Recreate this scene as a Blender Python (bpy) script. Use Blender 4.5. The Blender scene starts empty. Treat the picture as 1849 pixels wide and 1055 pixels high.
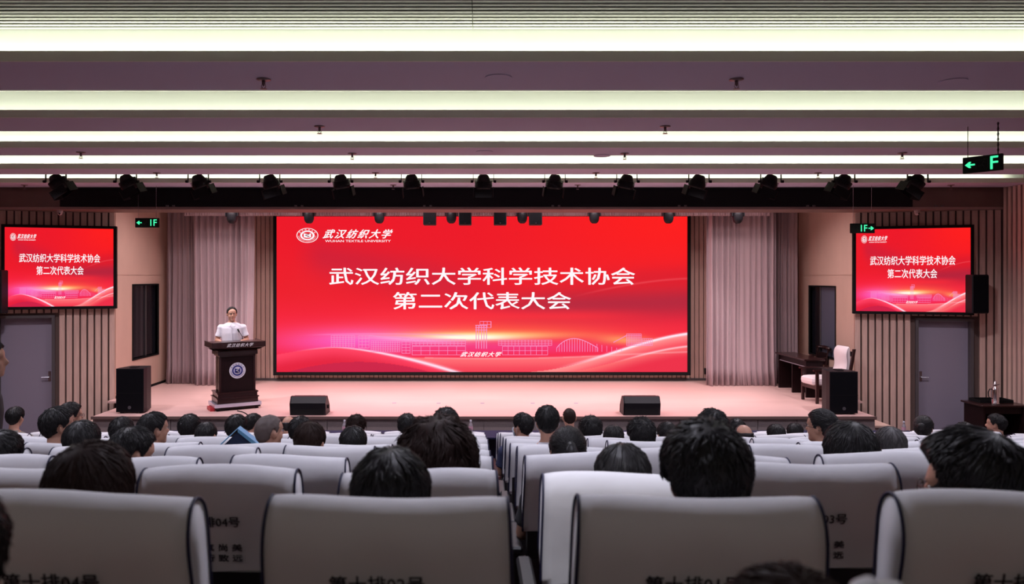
import bpy, math, random
from math import sin, cos, pi, radians as R
from mathutils import Vector, Matrix, noise
from mathutils.geometry import interpolate_bezier
sc = bpy.context.scene
COL = sc.collection
rng = random.Random(7)
F, CX, HY, C0 = 1350.0, 868.0, 500.0, 3.165     # lens in pixels, vanishing point, camera height above the front floor
SZ0 = .915
def X(px, D): return (px - CX) * D / F
def Z(py, D): return C0 + (HY - py) * D / F

# ------------------------------------------------------------------ camera, world, exposure
cam = bpy.data.cameras.new('camera'); camo = bpy.data.objects.new('camera', cam); COL.objects.link(camo)
camo.location = (0, 0, C0); camo.rotation_euler = (pi/2, 0, 0)
cam.sensor_width = 36; cam.lens = 36*F/1849
cam.shift_x = (924.5-CX)/1849; cam.shift_y = -(527.5-HY)/1849
cam.clip_start = .05
cam.dof.use_dof = True; cam.dof.focus_distance = 13.0; cam.dof.aperture_fstop = 3.4
sc.camera = camo
w = bpy.data.worlds.new('world'); sc.world = w; w.use_nodes = True
w.node_tree.nodes['Background'].inputs[0].default_value = (.5, .5, .6, 1)
w.node_tree.nodes['Background'].inputs[1].default_value = .02
sc.view_settings.view_transform = 'Standard'; sc.view_settings.look = 'None'
sc.view_settings.gamma = 1; sc.view_settings.exposure = 0; sc.view_settings.use_curve_mapping = False
sc.cycles.max_bounces = 6; sc.cycles.diffuse_bounces = 4
sc.cycles.sample_clamp_indirect = 4; sc.cycles.caustics_reflective = False; sc.cycles.caustics_refractive = False

# ------------------------------------------------------------------ lamps of the room and added fill
ZS, ZT = C0+1.55, C0+1.855                       # underside of the ceiling panels, height of the grilles
BAYS = [(-3.9,-2.6), (-.9,.2), (1.9,4.0), (5.39,6.21), (7.29,7.96), (8.98,9.55), (10.73,11.31), (12.31,12.95)]
def area(name, loc, sx, sy, power, col, rot=(0,0,0), spread=180):
    l = bpy.data.lights.new(name, 'AREA'); l.shape = 'RECTANGLE'; l.size = sx; l.size_y = sy
    l.energy = power; l.color = col; l.spread = R(spread)
    o = bpy.data.objects.new(name, l); COL.objects.link(o); o.location = loc; o.rotation_euler = rot
    return o
for i, (dn, df) in enumerate(BAYS):              # cove lighting: a strip lying in the trough of every bay
    pw = [14, 16, 20, 38, 24, 33, 36, 40][i]
    area('cove_light', (0, dn+.07, ZS+.05), 17.6, .06, pw, (.98, 1, .84), (R(180-38), 0, 0))
for x in (-4.6, -1.6, 1.6, 4.6):                 # stage lighting above the proscenium opening
    area('stage_border_light', (x, 13.95, C0+1.85), 2.2, .35, 78, (1, .82, .84), (R(-4), 0, 0), 140)
for y, e, c in ((-3.3, 42, (1,.97,.86)), (-.4, 26, (1,.97,.86)), (3.2, 145, (.86,.84,1)), (5.8, 160, (.86,.84,1)), (9.27, 155, (.88,.84,1)), (11.0, 250, (.97,.84,.92))):   # added fill spots under the ceiling, with no fittings there
    for x in (-6.6, -3.4, 0, 3.4, 6.6):
        l = bpy.data.lights.new('hall_fill_spot', 'SPOT'); l.energy = e; l.color = c; l.spot_size = R(150); l.spot_blend = .8; l.shadow_soft_size = .09
        o = bpy.data.objects.new('hall_fill_spot', l); COL.objects.link(o); o.location = (x, y, ZS-.03)
for x in (-5.3, -1.9, 1.9, 5.3):                 # front wash added for the stage; the hung spotlights are unlit
    l = bpy.data.lights.new('stage_wash_spot', 'SPOT'); l.energy = 215; l.color = (1,.86,.86); l.spot_size = R(62); l.spot_blend = .6; l.shadow_soft_size = .08
    o = bpy.data.objects.new('stage_wash_spot', l); COL.objects.link(o); o.location = (x, 12.0, C0+1.22)
    o.rotation_euler = (Vector((x*.72, 14.6, SZ0+.8))-o.location).to_track_quat('-Z', 'Y').to_euler()
l = bpy.data.lights.new('seat_fill_spot', 'SPOT'); l.energy = 150; l.color = (.93,.91,1); l.spot_size = R(15); l.spot_blend = .5; l.shadow_soft_size = .06  # unseen spot added to brighten one white seat right of the gap
o = bpy.data.objects.new('seat_fill_spot', l); COL.objects.link(o); o.location = (-.05, 1.15, ZS-.03); o.rotation_euler = (Vector((.43, 2.5, 2.36))-o.location).to_track_quat('-Z', 'Y').to_euler()

# ------------------------------------------------------------------ materials
MATS = {}
def mat(name, col=(.5,.5,.5), rough=.6, metal=0, spec=.5, noise_amt=0, nscale=8, stretch=(1,1,1), bump=0, bscale=40, emit=None, es=1, sheen=0, coat=0, alpha=1, trans=0):
    if name in MATS: return MATS[name]
    m = bpy.data.materials.new(name); m.use_nodes = True; nt = m.node_tree; b = nt.nodes['Principled BSDF']
    b.inputs['Base Color'].default_value = (*col, 1); b.inputs['Roughness'].default_value = rough
    b.inputs['Metallic'].default_value = metal; b.inputs['Specular IOR Level'].default_value = spec
    b.inputs['Sheen Weight'].default_value = sheen; b.inputs['Coat Weight'].default_value = coat
    b.inputs['Transmission Weight'].default_value = trans
    if emit: b.inputs['Emission Color'].default_value = (*emit, 1); b.inputs['Emission Strength'].default_value = es
    if noise_amt or bump:
        tc = nt.nodes.new('ShaderNodeTexCoord'); mp = nt.nodes.new('ShaderNodeMapping'); mp.inputs['Scale'].default_value = stretch
        nt.links.new(tc.outputs['Object'], mp.inputs[0])
        if noise_amt:
            n = nt.nodes.new('ShaderNodeTexNoise'); n.inputs['Scale'].default_value = nscale; n.inputs['Detail'].default_value = 5
            nt.links.new(mp.outputs[0], n.inputs[0]); r = nt.nodes.new('ShaderNodeMapRange')
            r.inputs[3].default_value = 1-noise_amt; r.inputs[4].default_value = 1+noise_amt; r.inputs[1].default_value = .25; r.inputs[2].default_value = .75
            nt.links.new(n.outputs[0], r.inputs[0]); mx = nt.nodes.new('ShaderNodeMix'); mx.data_type = 'RGBA'; mx.blend_type = 'MULTIPLY'; mx.inputs[0].default_value = 1
            mx.inputs[6].default_value = (*col, 1); nt.links.new(r.outputs[0], mx.inputs[7]); nt.links.new(mx.outputs[2], b.inputs['Base Color'])
        if bump:
            n2 = nt.nodes.new('ShaderNodeTexNoise'); n2.inputs['Scale'].default_value = bscale; nt.links.new(mp.outputs[0], n2.inputs[0])
            bp = nt.nodes.new('ShaderNodeBump'); bp.inputs['Strength'].default_value = bump; bp.inputs['Distance'].default_value = .01
            nt.links.new(n2.outputs[0], bp.inputs['Height']); nt.links.new(bp.outputs[0], b.inputs['Normal'])
    MATS[name] = m; return m
M_paint = mat('ceiling_paint', (.56,.55,.72), .75)
M_white = mat('cove_paint', (.84,.87,.78), .7)
M_slat_w = mat('grille_paint', (.8,.8,.72), .6)
M_black = mat('black_paint', (.006,.006,.007), .7, spec=.2)
M_blackp = mat('black_plastic', (.007,.007,.010), .5, spec=.3, bump=.1, bscale=120)
M_grille = mat('speaker_grille', (.005,.005,.007), .8, spec=.06, bump=.6, bscale=260)
M_wood = mat('pale_wood_slat', (.66,.465,.395), .55, noise_amt=.12, nscale=5, stretch=(6,6,.6))
M_wood2 = mat('pale_wood_panel', (.62,.44,.36), .5, noise_amt=.05, nscale=3, stretch=(1,1,.5))
M_gap = mat('dark_slat_backing', (.12,.08,.07), .8)
M_bulk = mat('brown_bulkhead', (.17,.115,.095), .6, noise_amt=.1, nscale=3)
M_stage = mat('stage_floor_boards', (.72,.48,.44), .38, noise_amt=.05, nscale=2, stretch=(.25,6,1))
M_apron = mat('stage_apron', (.27,.22,.215), .6, noise_amt=.06, nscale=30)
M_floor = mat('hall_floor', (.13,.05,.05), .3, noise_amt=.2, nscale=6)
M_dark = mat('dark_wood', (.026,.008,.008), .32, spec=.3, noise_amt=.3, nscale=9, stretch=(1,1,8), coat=.3)
M_dark2 = mat('dark_wood_panel', (.012,.004,.005), .45, spec=.2, noise_amt=.3, nscale=9, stretch=(8,1,1))
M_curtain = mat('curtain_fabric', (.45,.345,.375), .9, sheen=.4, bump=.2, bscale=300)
M_curtain2 = mat('curtain_fabric_darker', (.36,.27,.29), .9, sheen=.4, bump=.2, bscale=300)  # darker tone for the two corner curtains
M_cover = mat('seat_cover_fabric', (.74,.74,.77), .8, sheen=.2, noise_amt=.03, nscale=4, bump=.35, bscale=9)
M_piping = mat('navy_piping', (.012,.014,.05), .6)
M_seatb = mat('seat_shell', (.012,.011,.013), .45)
M_seatf = mat('seat_cushion_fabric', (.03,.012,.016), .9)
M_cream = mat('cream_upholstery', (.80,.72,.74), .85, sheen=.3, bump=.2, bscale=90)
M_door = mat('door_leaf_paint', (.30,.28,.36), .5)
M_doorf = mat('door_frame_paint', (.09,.08,.085), .5)
M_metal = mat('steel', (.55,.55,.57), .25, 1)
M_chrome = mat('polished_steel', (.85,.82,.84), .12, 1)
M_glass = mat('dark_window_glass', (.010,.011,.016), .08, spec=.8)
M_glassb = mat('bluish_window_glass', (.10,.11,.16), .15, spec=.6)
M_camw = mat('camera_white_plastic', (.5,.46,.46), .4)
M_ink = mat('cover_print_ink', (.012,.012,.02), .7)
M_plate = mat('podium_lettering', (.75,.75,.78), .35, .3)
M_blue = mat('emblem_blue', (.02,.03,.22), .4)
M_eblem = mat('emblem_white', (.72,.72,.8), .4)
M_silver = mat('silver_trim', (.62,.6,.72), .3, .5)
M_green = mat('sign_green_light', (.02,.3,.15), .5, emit=(.06,.92,.42), es=1.15)
M_signb = mat('sign_housing', (.012,.018,.014), .6, spec=.15)
M_signd = mat('sign_unlit_figure', (.03,.04,.034), .6, spec=.1)
M_txt = mat('screen_white', (0,0,0), .5, emit=(1,.93,.97), es=1)
M_line = mat('screen_pink_line', (0,0,0), .5, emit=(1,.30,.62), es=.9)
M_skin = mat('skin', (.50,.27,.19), .5, noise_amt=.06, nscale=12)
M_lip = mat('lips', (.36,.13,.11), .45)
M_eye = mat('eye_white', (.6,.57,.55), .3)
M_iris = mat('eye_dark', (.02,.012,.01), .2)
M_hair = mat('black_hair', (.009,.008,.009), .5, spec=.38)
M_hairb = mat('dark_brown_hair', (.020,.009,.007), .62, spec=.2)
M_hairg = mat('greying_hair', (.055,.05,.052), .55)
M_trou = mat('dark_trousers', (.015,.017,.03), .85)
M_shoe = mat('black_shoes', (.01,.01,.01), .35)
M_shirtw = mat('white_shirt', (.74,.74,.82), .8, bump=.3, bscale=14)
def cloth(c): return mat('shirt_%d_%d_%d' % tuple(int(v*100) for v in c), c, .85, bump=.3, bscale=14)
M_blueb = mat('blue_folder_card', (.16,.42,.68), .5)
M_glassf = mat('spectacle_frame', (.02,.015,.015), .3)
M_mask = mat('face_mask', (.6,.7,.8), .8)
M_bottle = mat('clear_bottle_plastic', (.75,.68,.72), .15, trans=.6)
M_blcap = mat('bottle_cap', (.7,.4,.5), .4)
M_navy = mat('navy_tablecloth', (.015,.018,.06), .85)
M_tape = mat('blue_floor_tape', (.12,.14,.35), .6)
M_red = mat('red_plastic', (.45,.02,.03), .4)

# ------------------------------------------------------------------ mesh helpers
class MB:
    def __init__(s): s.v = []; s.f = []
    def add(s, vs, fs):
        n = len(s.v); s.v += [tuple(v) for v in vs]; s.f += [tuple(i+n for i in f) for f in fs]; return s
    def box(s, x0, x1, y0, y1, z0, z1, M=None, bev=0):
        if bev:
            b = bev; vs = []; 
            rings = [(b, z0), (0, z0+b), (0, z1-b), (b, z1)]
            for ins, z in rings:
                a = ins; c = b
                pts = [(x0+a+(c if not a else 0), y0+a), (x1-a-(c if not a else 0), y0+a), (x1-a, y0+a+(c if not a else 0)), (x1-a, y1-a-(c if not a else 0)),
                       (x1-a-(c if not a else 0), y1-a), (x0+a+(c if not a else 0), y1-a), (x0+a, y1-a-(c if not a else 0)), (x0+a, y0+a+(c if not a else 0))]
                vs += [(p[0], p[1], z) for p in pts]
            fs = []
            for k in range(3):
                for i in range(8):
                    j = (i+1) % 8; fs.append((k*8+i, k*8+j, k*8+8+j, k*8+8+i))
            fs += [tuple(reversed(range(8))), tuple(range(24, 32))]
        else:
            vs = [(x0,y0,z0),(x1,y0,z0),(x1,y1,z0),(x0,y1,z0),(x0,y0,z1),(x1,y0,z1),(x1,y1,z1),(x0,y1,z1)]
            fs = [(3,2,1,0),(4,5,6,7),(0,1,5,4),(1,2,6,5),(2,3,7,6),(3,0,4,7)]
        if M is not None: vs = [M @ Vector(v) for v in vs]
        return s.add(vs, fs)
    def loft(s, rings, cap=True, closed=True):
        n = len(rings[0]); vs = [p for r in rings for p in r]; fs = []
        for k in range(len(rings)-1):
            for i in range(n if closed else n-1):
                j = (i+1) % n; fs.append((k*n+i, k*n+j, (k+1)*n+j, (k+1)*n+i))
        if cap and closed: fs += [tuple(reversed(range(n))), tuple(range((len(rings)-1)*n, len(rings)*n))]
        return s.add(vs, fs)
    def tube(s, pts, rad, n=8):
        pts = [Vector(p) for p in pts]
        if not hasattr(rad, '__len__'): rad = [rad]*len(pts)
        rings = []; up = None
        for i, p in enumerate(pts):
            t = (pts[min(i+1, len(pts)-1)] - pts[max(i-1, 0)]).normalized()
            if up is None: up = Vector((0,0,1)) if abs(t.z) < .9 else Vector((0,1,0))
            a = t.cross(up).normalized(); b = a.cross(t).normalized(); up = b
            rings.append([p + (a*cos(2*pi*k/n) + b*sin(2*pi*k/n))*rad[i] for k in range(n)])
        return s.loft(rings)
    def lathe(s, prof, n=20, M=None):
        rings = [[(max(r,1e-4)*cos(2*pi*k/n), max(r,1e-4)*sin(2*pi*k/n), z) for k in range(n)] for r, z in prof]
        if M is not None: rings = [[M @ Vector(p) for p in r] for r in rings]
        return s.loft(rings)
    def ell(s, c, r, n=16, m=10, M=None):
        prof = []
        rings = []
        for k in range(m+1):
            a = -pi/2 + pi*k/m
            rr = max(cos(a), .02)
            rings.append([Vector((c[0]+r[0]*rr*cos(2*pi*i/n), c[1]+r[1]*rr*sin(2*pi*i/n), c[2]+r[2]*sin(a))) for i in range(n)])
        if M is not None: rings = [[M @ p for p in q] for q in rings]
        return s.loft(rings)
    def mesh(s, name, smooth=False):
        me = bpy.data.meshes.new(name); me.from_pydata([tuple(v) for v in s.v], [], s.f); me.validate()
        if smooth: me.shade_smooth()
        return me
    def build(s, name, m, parent=None, smooth=False, loc=None):
        return obj(name, s.mesh(name, smooth), m, parent, loc)
def obj(name, me, m=None, parent=None, loc=None, rot=None, scale=None):
    o = bpy.data.objects.new(name, me); COL.objects.link(o)
    if m is not None and me is not None:
        if not me.materials: me.materials.append(m)
        elif me.materials[0] != m:
            o.material_slots[0].link = 'OBJECT'; o.material_slots[0].material = m
    if parent is not None: o.parent = parent
    if loc is not None: o.location = loc
    if rot is not None: o.rotation_euler = rot
    if scale is not None: o.scale = scale
    return o
def tag(o, label, cat, group=None):
    o['label'] = label; o['category'] = cat
    if group: o['group'] = group
    return o
def thing(name, label, cat, loc=(0,0,0), rz=0, group=None):
    o = bpy.data.objects.new(name, None); COL.objects.link(o); o.location = loc; o.rotation_euler = (0,0,rz); o.empty_display_size = .1
    return tag(o, label, cat, group)
def struct(o): o['kind'] = 'structure'; return o
def bx(*a, M=None, bev=0): return MB().box(*a, M=M, bev=bev)
_txt = {}
def text_mesh(s, bold=0.0, shear=0.0, space=1.0):
    """text as a mesh filling the unit rectangle x 0..1, z 0..1 (y = depth), plus its aspect"""
    k = (s, bold, shear, space)
    if k in _txt: return _txt[k]
    c = bpy.data.curves.new('text', 'FONT'); c.body = s; c.size = 1; c.shear = shear; c.space_character = space; c.extrude = .01; c.resolution_u = 2
    o = bpy.data.objects.new('text', c); COL.objects.link(o)
    dg = bpy.context.evaluated_depsgraph_get(); me = bpy.data.meshes.new_from_object(o.evaluated_get(dg))
    bpy.data.objects.remove(o)
    if bold:
        vv = [v.co.copy() for v in me.vertices]; ff = [tuple(p.vertices) for p in me.polygons]; q = MB()
        for i, (a, b) in enumerate(((bold,0),(-bold,0),(0,bold*.7),(0,-bold*.7))): q.add([(v.x+a, v.y+b, v.z+i*.0004) for v in vv], ff)
        me = q.mesh('text')
    xs = [v.co.x for v in me.vertices]; ys = [v.co.y for v in me.vertices]
    x0, x1, y0, y1 = min(xs), max(xs), min(ys), max(ys)
    for v in me.vertices:
        p = v.co.copy(); v.co = ((p.x-x0)/(x1-x0), -p.z*.1, (p.y-y0)/(y1-y0))
    me.materials.clear()
    _txt[k] = (me, (x1-x0)/(y1-y0)); return _txt[k]
def text(name, s, m, parent, x0, x1, z0, z1, y, bold=0, shear=0, space=1.0):
    me, a = text_mesh(s, bold, shear, space)
    return obj(name, me, m, parent, (x0, y, z0), None, (x1-x0, 1, z1-z0))

# ================================================================== STRUCTURE
XL, XR = -8.95, 9.1                # hall side walls
PL1, PL2 = Vector((-6.75,13.8,0)), Vector((-8.95,13.07,0))
PR1, PR2 = Vector((6.9,13.8,0)), Vector((9.1,13.07,0))
SZ = .915                          # stage floor height
def rowd(k): return 1.61 + .92*k
def rowz(k): return 1.575 - .175*k
# floor: flat front, stepped rows rising towards the back of the hall
fl = MB()
fl.box(XL, XR, rowd(9)-.02, 13.9, -.25, 0)
for k in range(8, -1, -1): fl.box(XL, XR, rowd(k)-.02, rowd(k+1)-.02, -.25, rowz(k))
fl.box(XL, XR, .67, rowd(0)-.02, -.25, rowz(0)+.175); fl.box(XL, XR, -4.2, .67, -.25, rowz(0)+.35)
struct(fl.build('floor', M_floor))
struct(bx(XL-.15, XL, -4.2, 13.1, -.25, 5.6).build('wall_left', M_gap)); 
wr = struct(bx(XR, XR+.15, -4.2, 13.1, -.25, 5.6).build('wall_right', M_gap))
wl = bpy.data.objects['wall_left']
struct(bx(XL-.15, XR+.15, -4.35, -4.2, -.25, 5.6).build('wall_back', M_wood2))
sl = bx(0, .03, -.035, .035, 0, ZS-.0).mesh('slat')
for i in range(30):
    obj('slat', sl, M_wood, wr, (XR-.03, 13.0-.06-.115*i, 0)); obj('slat', sl, M_wood, wl, (XL, 13.0-.06-.115*i, 0))
# ceiling
ce = struct(bx(XL-.15, XR+.15, -4.2, 12.98, ZT+.12, ZT+.22).build('ceiling', M_black))
def xpiece(a, b): return [(XL, -.06), (-.055, XR)]
for i, (dn, df) in enumerate(BAYS):
    bx(XL, XR, dn, df, ZS, ZS+.02).build('ceiling_panel', M_paint, ce)
    bx(XL, XR, dn-.015, dn, ZS, ZS+.075).build('lip', M_white, ce)
    bx(XL, XR, dn+.22, dn+.24, ZS+.02, ZT+.12).build('upstand', M_white, ce)
    bx(XL, XR, df-.02, df, ZS+.02, ZT+.12).build('panel_edge', M_paint, ce)
    bx(XL, XR, dn+.03, dn+.055, ZS+.02, ZS+.03).build('light_strip', mat('led_strip', (0,0,0), .5, emit=(1,1,.85), es=1.5), ce)
gap = [(BAYS[i][1], BAYS[i+1][0]+.22) for i in range(len(BAYS)-1)] 
sm1 = bx(XL, -.061, -.016, .016, 0, .005).mesh('grille_slat'); sm2 = bx(-.056, XR, -.016, .016, 0, .005).mesh('grille_slat')
for a, b in gap[2:]:
    y = b - .028
    while y > max(a, b-1.05):
        obj('grille_slat', sm1, M_slat_w, ce, (0, y, ZT)); obj('grille_slat', sm2, M_slat_w, ce, (0, y, ZT)); y -= .068
# bulkhead over the stage opening with its black lighting recess
bk = struct(bx(XL, XR, 13.0, 13.62, Z(378.5,13.0), ZT+.2).build('wall_proscenium', M_bulk))
bx(XL, XR, 12.985, 13.0, Z(378.5,13.0), Z(374,13.0)).build('trim_strip', mat('proscenium_trim', (.36,.24,.22), .4), bk)
bb = bx(X(108,12.96), X(1648,12.96), 12.96, 13.0, Z(373,12.96), Z(339.5,12.96)).build('lighting_trough', M_black, bk)
for i in range(7):
    for dx in (0, .11):
        xx = X(300+232*i-(4 if i > 3 else 0), 12.95)+dx
        bx(xx, xx+.04, 12.93, 12.96, Z(373.5,12.95), Z(370.5,12.95)).build('bracket', mat('bracket_grey', (.12,.11,.11), .5), bk)
# stage
st = struct(bx(-6.25, 6.35, 12.05, 13.81, 0.02, SZ-.035).build('floor_stage', M_apron))
bx(-6.25, 6.35, 12.02, 16.25, SZ-.035, SZ).build('stage_boards', M_stage, st)
bx(-6.75, -6.25, 13.5, 16.25, SZ-.035, SZ).build('stage_boards', M_stage, st); bx(6.35, 6.9, 13.5, 16.25, SZ-.035, SZ).build('stage_boards', M_stage, st)
bx(-6.26, 6.36, 12.0, 12.03, SZ-.04, SZ+.003).build('edge_strip', mat('stage_edge', (.16,.10,.09), .4), st)
for i in range(20):
    x0 = -6.25+12.6/20*i
    bx(x0+.006, x0+.624, 12.035, 12.05, .03, SZ-.04).build('apron_panel', M_apron, st)
for px, D in ((712,13.32),(792,13.3),(871,13.3),(962,13.3),(1040,13.3)):
    bx(X(px,D)-.035, X(px,D)+.035, D-.02, D+.02, SZ, SZ+.002).build('floor_mark', M_tape, st)
# steps at both ends of the stage
for s, x0 in ((1, 6.35), (-1, -6.25)):
    t = thing('stage_steps', ('wooden stage steps beside the %s slatted corner wall' % ('right' if s > 0 else 'left')), 'steps', (x0, 12.15, 0), 0, 'steps at the stage ends')
    for j, (a, h) in enumerate(((.02, SZ-.17), (.32, SZ-.34), (.62, SZ-.51), (.92, SZ-.68))):
        u0, u1 = sorted((s*a, s*(a+.3)))
        bx(u0, u1, 0, 1.0, 0, h-.03).build('riser', M_apron, t); bx(u0, u1+.0, -.02, 1.0, h-.03, h).build('tread', M_wood2, t)
        if j < 2: bx(u0, u1, 1.0, 1.05, 0, h+.06).build('kerb', M_dark, t)
# stage shell
wf = struct(bx(-6.9, 7.05, 16.25, 16.4, 0, 5.9).build('wall_front', M_gap))
struct(bx(-6.9, 7.05, 13.0, 16.4, 5.9, 6.0).build('ceiling_stage', M_black))
for nm, x0, x1, s, (pa, pb), (t0, t1) in (('wall_stage_left', -6.9, -6.75, -1, (238.5,284), (515,638)), ('wall_stage_right', 6.9, 7.05, 1, (1509.5,1463), (518,637))):
    xf = -6.75 if s < 0 else 6.9
    ya, yb = xf*F/(pa-CX), xf*F/(pb-CX)            # window extent in depth
    za, zb = Z(t1, yb), Z(t0, yb)
    q = MB(); zm = Z(497, 13.8)
    wpan = struct(MB().box(x0, x1, 13.8, ya, SZ-.1, 5.9).box(x0, x1, yb, 16.25, SZ-.1, 5.9).box(x0, x1, ya, yb, SZ-.1, za).box(x0, x1, ya, yb, zb, 5.9).build(nm, M_wood2))
    e = .004*(-s)
    for (u0, u1) in ((13.8, ya-.03), (yb+.03, 16.2)):                       # facing panels with a recessed joint
        a, b = sorted((xf, xf-s*.012))
        bx(a, b, u0, u1, SZ, zm-.004).build('panel', M_wood2, wpan); bx(a, b, u0, u1, zm+.004, 5.8).build('panel', M_wood2, wpan)
    a, b = sorted((xf, xf-s*.012))
    bx(a, b, ya-.03, yb+.03, SZ, za-.03).build('panel', M_wood2, wpan)
    bx(a, b, ya-.03, yb+.03, zb+.03, zm-.004).build('panel', M_wood2, wpan) if zb+.03 < zm-.004 else None
    bx(a, b, ya-.03, yb+.03, max(zm+.004, zb+.03), 5.8).build('panel', M_wood2, wpan)
    a, b = sorted((xf-s*.012, xf-s*.02)); struct(bx(a, b, 13.8, 16.2, SZ, SZ+.05).build('baseboard_left' if s < 0 else 'baseboard_right', M_black))
    wn = struct(bpy.data.objects.new('window_1' if s < 0 else 'window_2', None)); COL.objects.link(wn)
    a, b = sorted((xf-s*.025, xf+s*.12))
    fr = MB(); 
    fr.box(a, b, ya-.03, ya, za-.03, zb+.03).box(a, b, yb, yb+.03, za-.03, zb+.03).box(a, b, ya, yb, za-.03, za).box(a, b, ya, yb, zb, zb+.03)
    fr.build('window_frame', M_black, wn)
    ym = ya+(yb-ya)*(.58 if s < 0 else .64)
    a, b = sorted((xf+s*.02, xf+s*.06)); bx(a, b, ym-.015, ym+.015, za, zb).build('mullion', M_doorf, wn)
    a, b = sorted((xf+s*.04, xf+s*.048)); bx(a, b, ya, ym, za, zb).build('pane', M_glass if s < 0 else M_glassb, wn); bx(a, b, ym, yb, za, zb).build('pane', M_glass, wn)
# slats of the stage back wall
smesh = bx(-.040, .040, -.03, 0, 0, 4.9-SZ).mesh('slat')
n = 0; x = -6.68
while x < 6.85:
    obj('slat', smesh, M_wood, wf, (x, 16.25, SZ)); x += .098
struct(bx(-6.75, 6.9, 16.19, 16.22, SZ, SZ+.05).build('baseboard_stage', M_doorf))
# corner walls: frame along u from the stage corner outwards, v towards the hall
def frame(P1, P2):
    d = (P2-P1).normalized(); nrm = Vector((d.y, -d.x, 0)); 
    if nrm.y > 0: nrm = -nrm
    return d, nrm
def solve_u(P1, d, px, off, nrm):
    k = (px-CX)/F; P = P1+nrm*off
    return (k*P.y - P.x)/(d.x - k*d.y)
CW = {}
for side, P1, P2, dpx in (('left', PL1, PL2, (100, 2)), ('right', PR1, PR2, (1652, 1757))):
    d, nn = frame(P1, P2); L = (P2-P1).length
    Mx = Matrix(((d.x, nn.x, 0, P1.x), (d.y, nn.y, 0, P1.y), (0, 0, 1, 0), (0,0,0,1)))
    u0, u1 = solve_u(P1, d, dpx[0], 0, nn), solve_u(P1, d, dpx[1], 0, nn)
    if side == 'left': u1 = u0+.93
    Dm = (P1+d*u0).y; zt = Z(574, Dm) if side == 'right' else Z(569, Dm)
    CW[side] = (P1, d, nn, L, Mx)
    def fb(mb, a, b, v0, v1, z0, z1): return mb.box(a, b, v0, v1, z0, z1, M=Mx)
    q = MB(); fb(q, 0, u0, -.15, 0, 0, ZS+.02); fb(q, u1, L+.02, -.15, 0, 0, ZS+.02); fb(q, u0, u1, -.15, 0, zt, ZS+.02)
    wc = struct(q.build('wall_corner_'+side, M_gap))
    u = .045
    while u < L-.02:
        if u0-.03 < u < u1+.03: z0 = zt+.04
        else: z0 = 0
        fb(MB(), u-.043, u+.043, 0, .04, z0, ZS).build('slat', M_wood, wc); u += .1165
    dr = struct(bpy.data.objects.new('door_1' if side == 'left' else 'door_2', None)); COL.objects.link(dr)
    q = MB(); fb(q, u0, u0+.05, -.14, .05, 0, zt); fb(q, u1-.05, u1, -.14, .05, 0, zt); fb(q, u0+.05, u1-.05, -.14, .05, zt-.05, zt); q.build('door_frame', M_doorf, dr)
    fb(MB(), u0+.052, u1-.052, -.145, -.10, .01, zt-.052).build('door_leaf', M_door, dr)
    hz = Z(684, 13.3); hu = u0+.11 if True else 0
    q = MB(); fb(q, hu-.022, hu+.022, -.10, -.09, hz-.08, hz+.10); q.build('handle_plate', M_metal, dr)
    q = MB(); q.tube([Mx@Vector((hu,-.09,hz)), Mx@Vector((hu,-.04,hz)), Mx@Vector((hu+.12,-.035,hz))], .009); q.build('door_handle', M_metal, dr)
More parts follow.
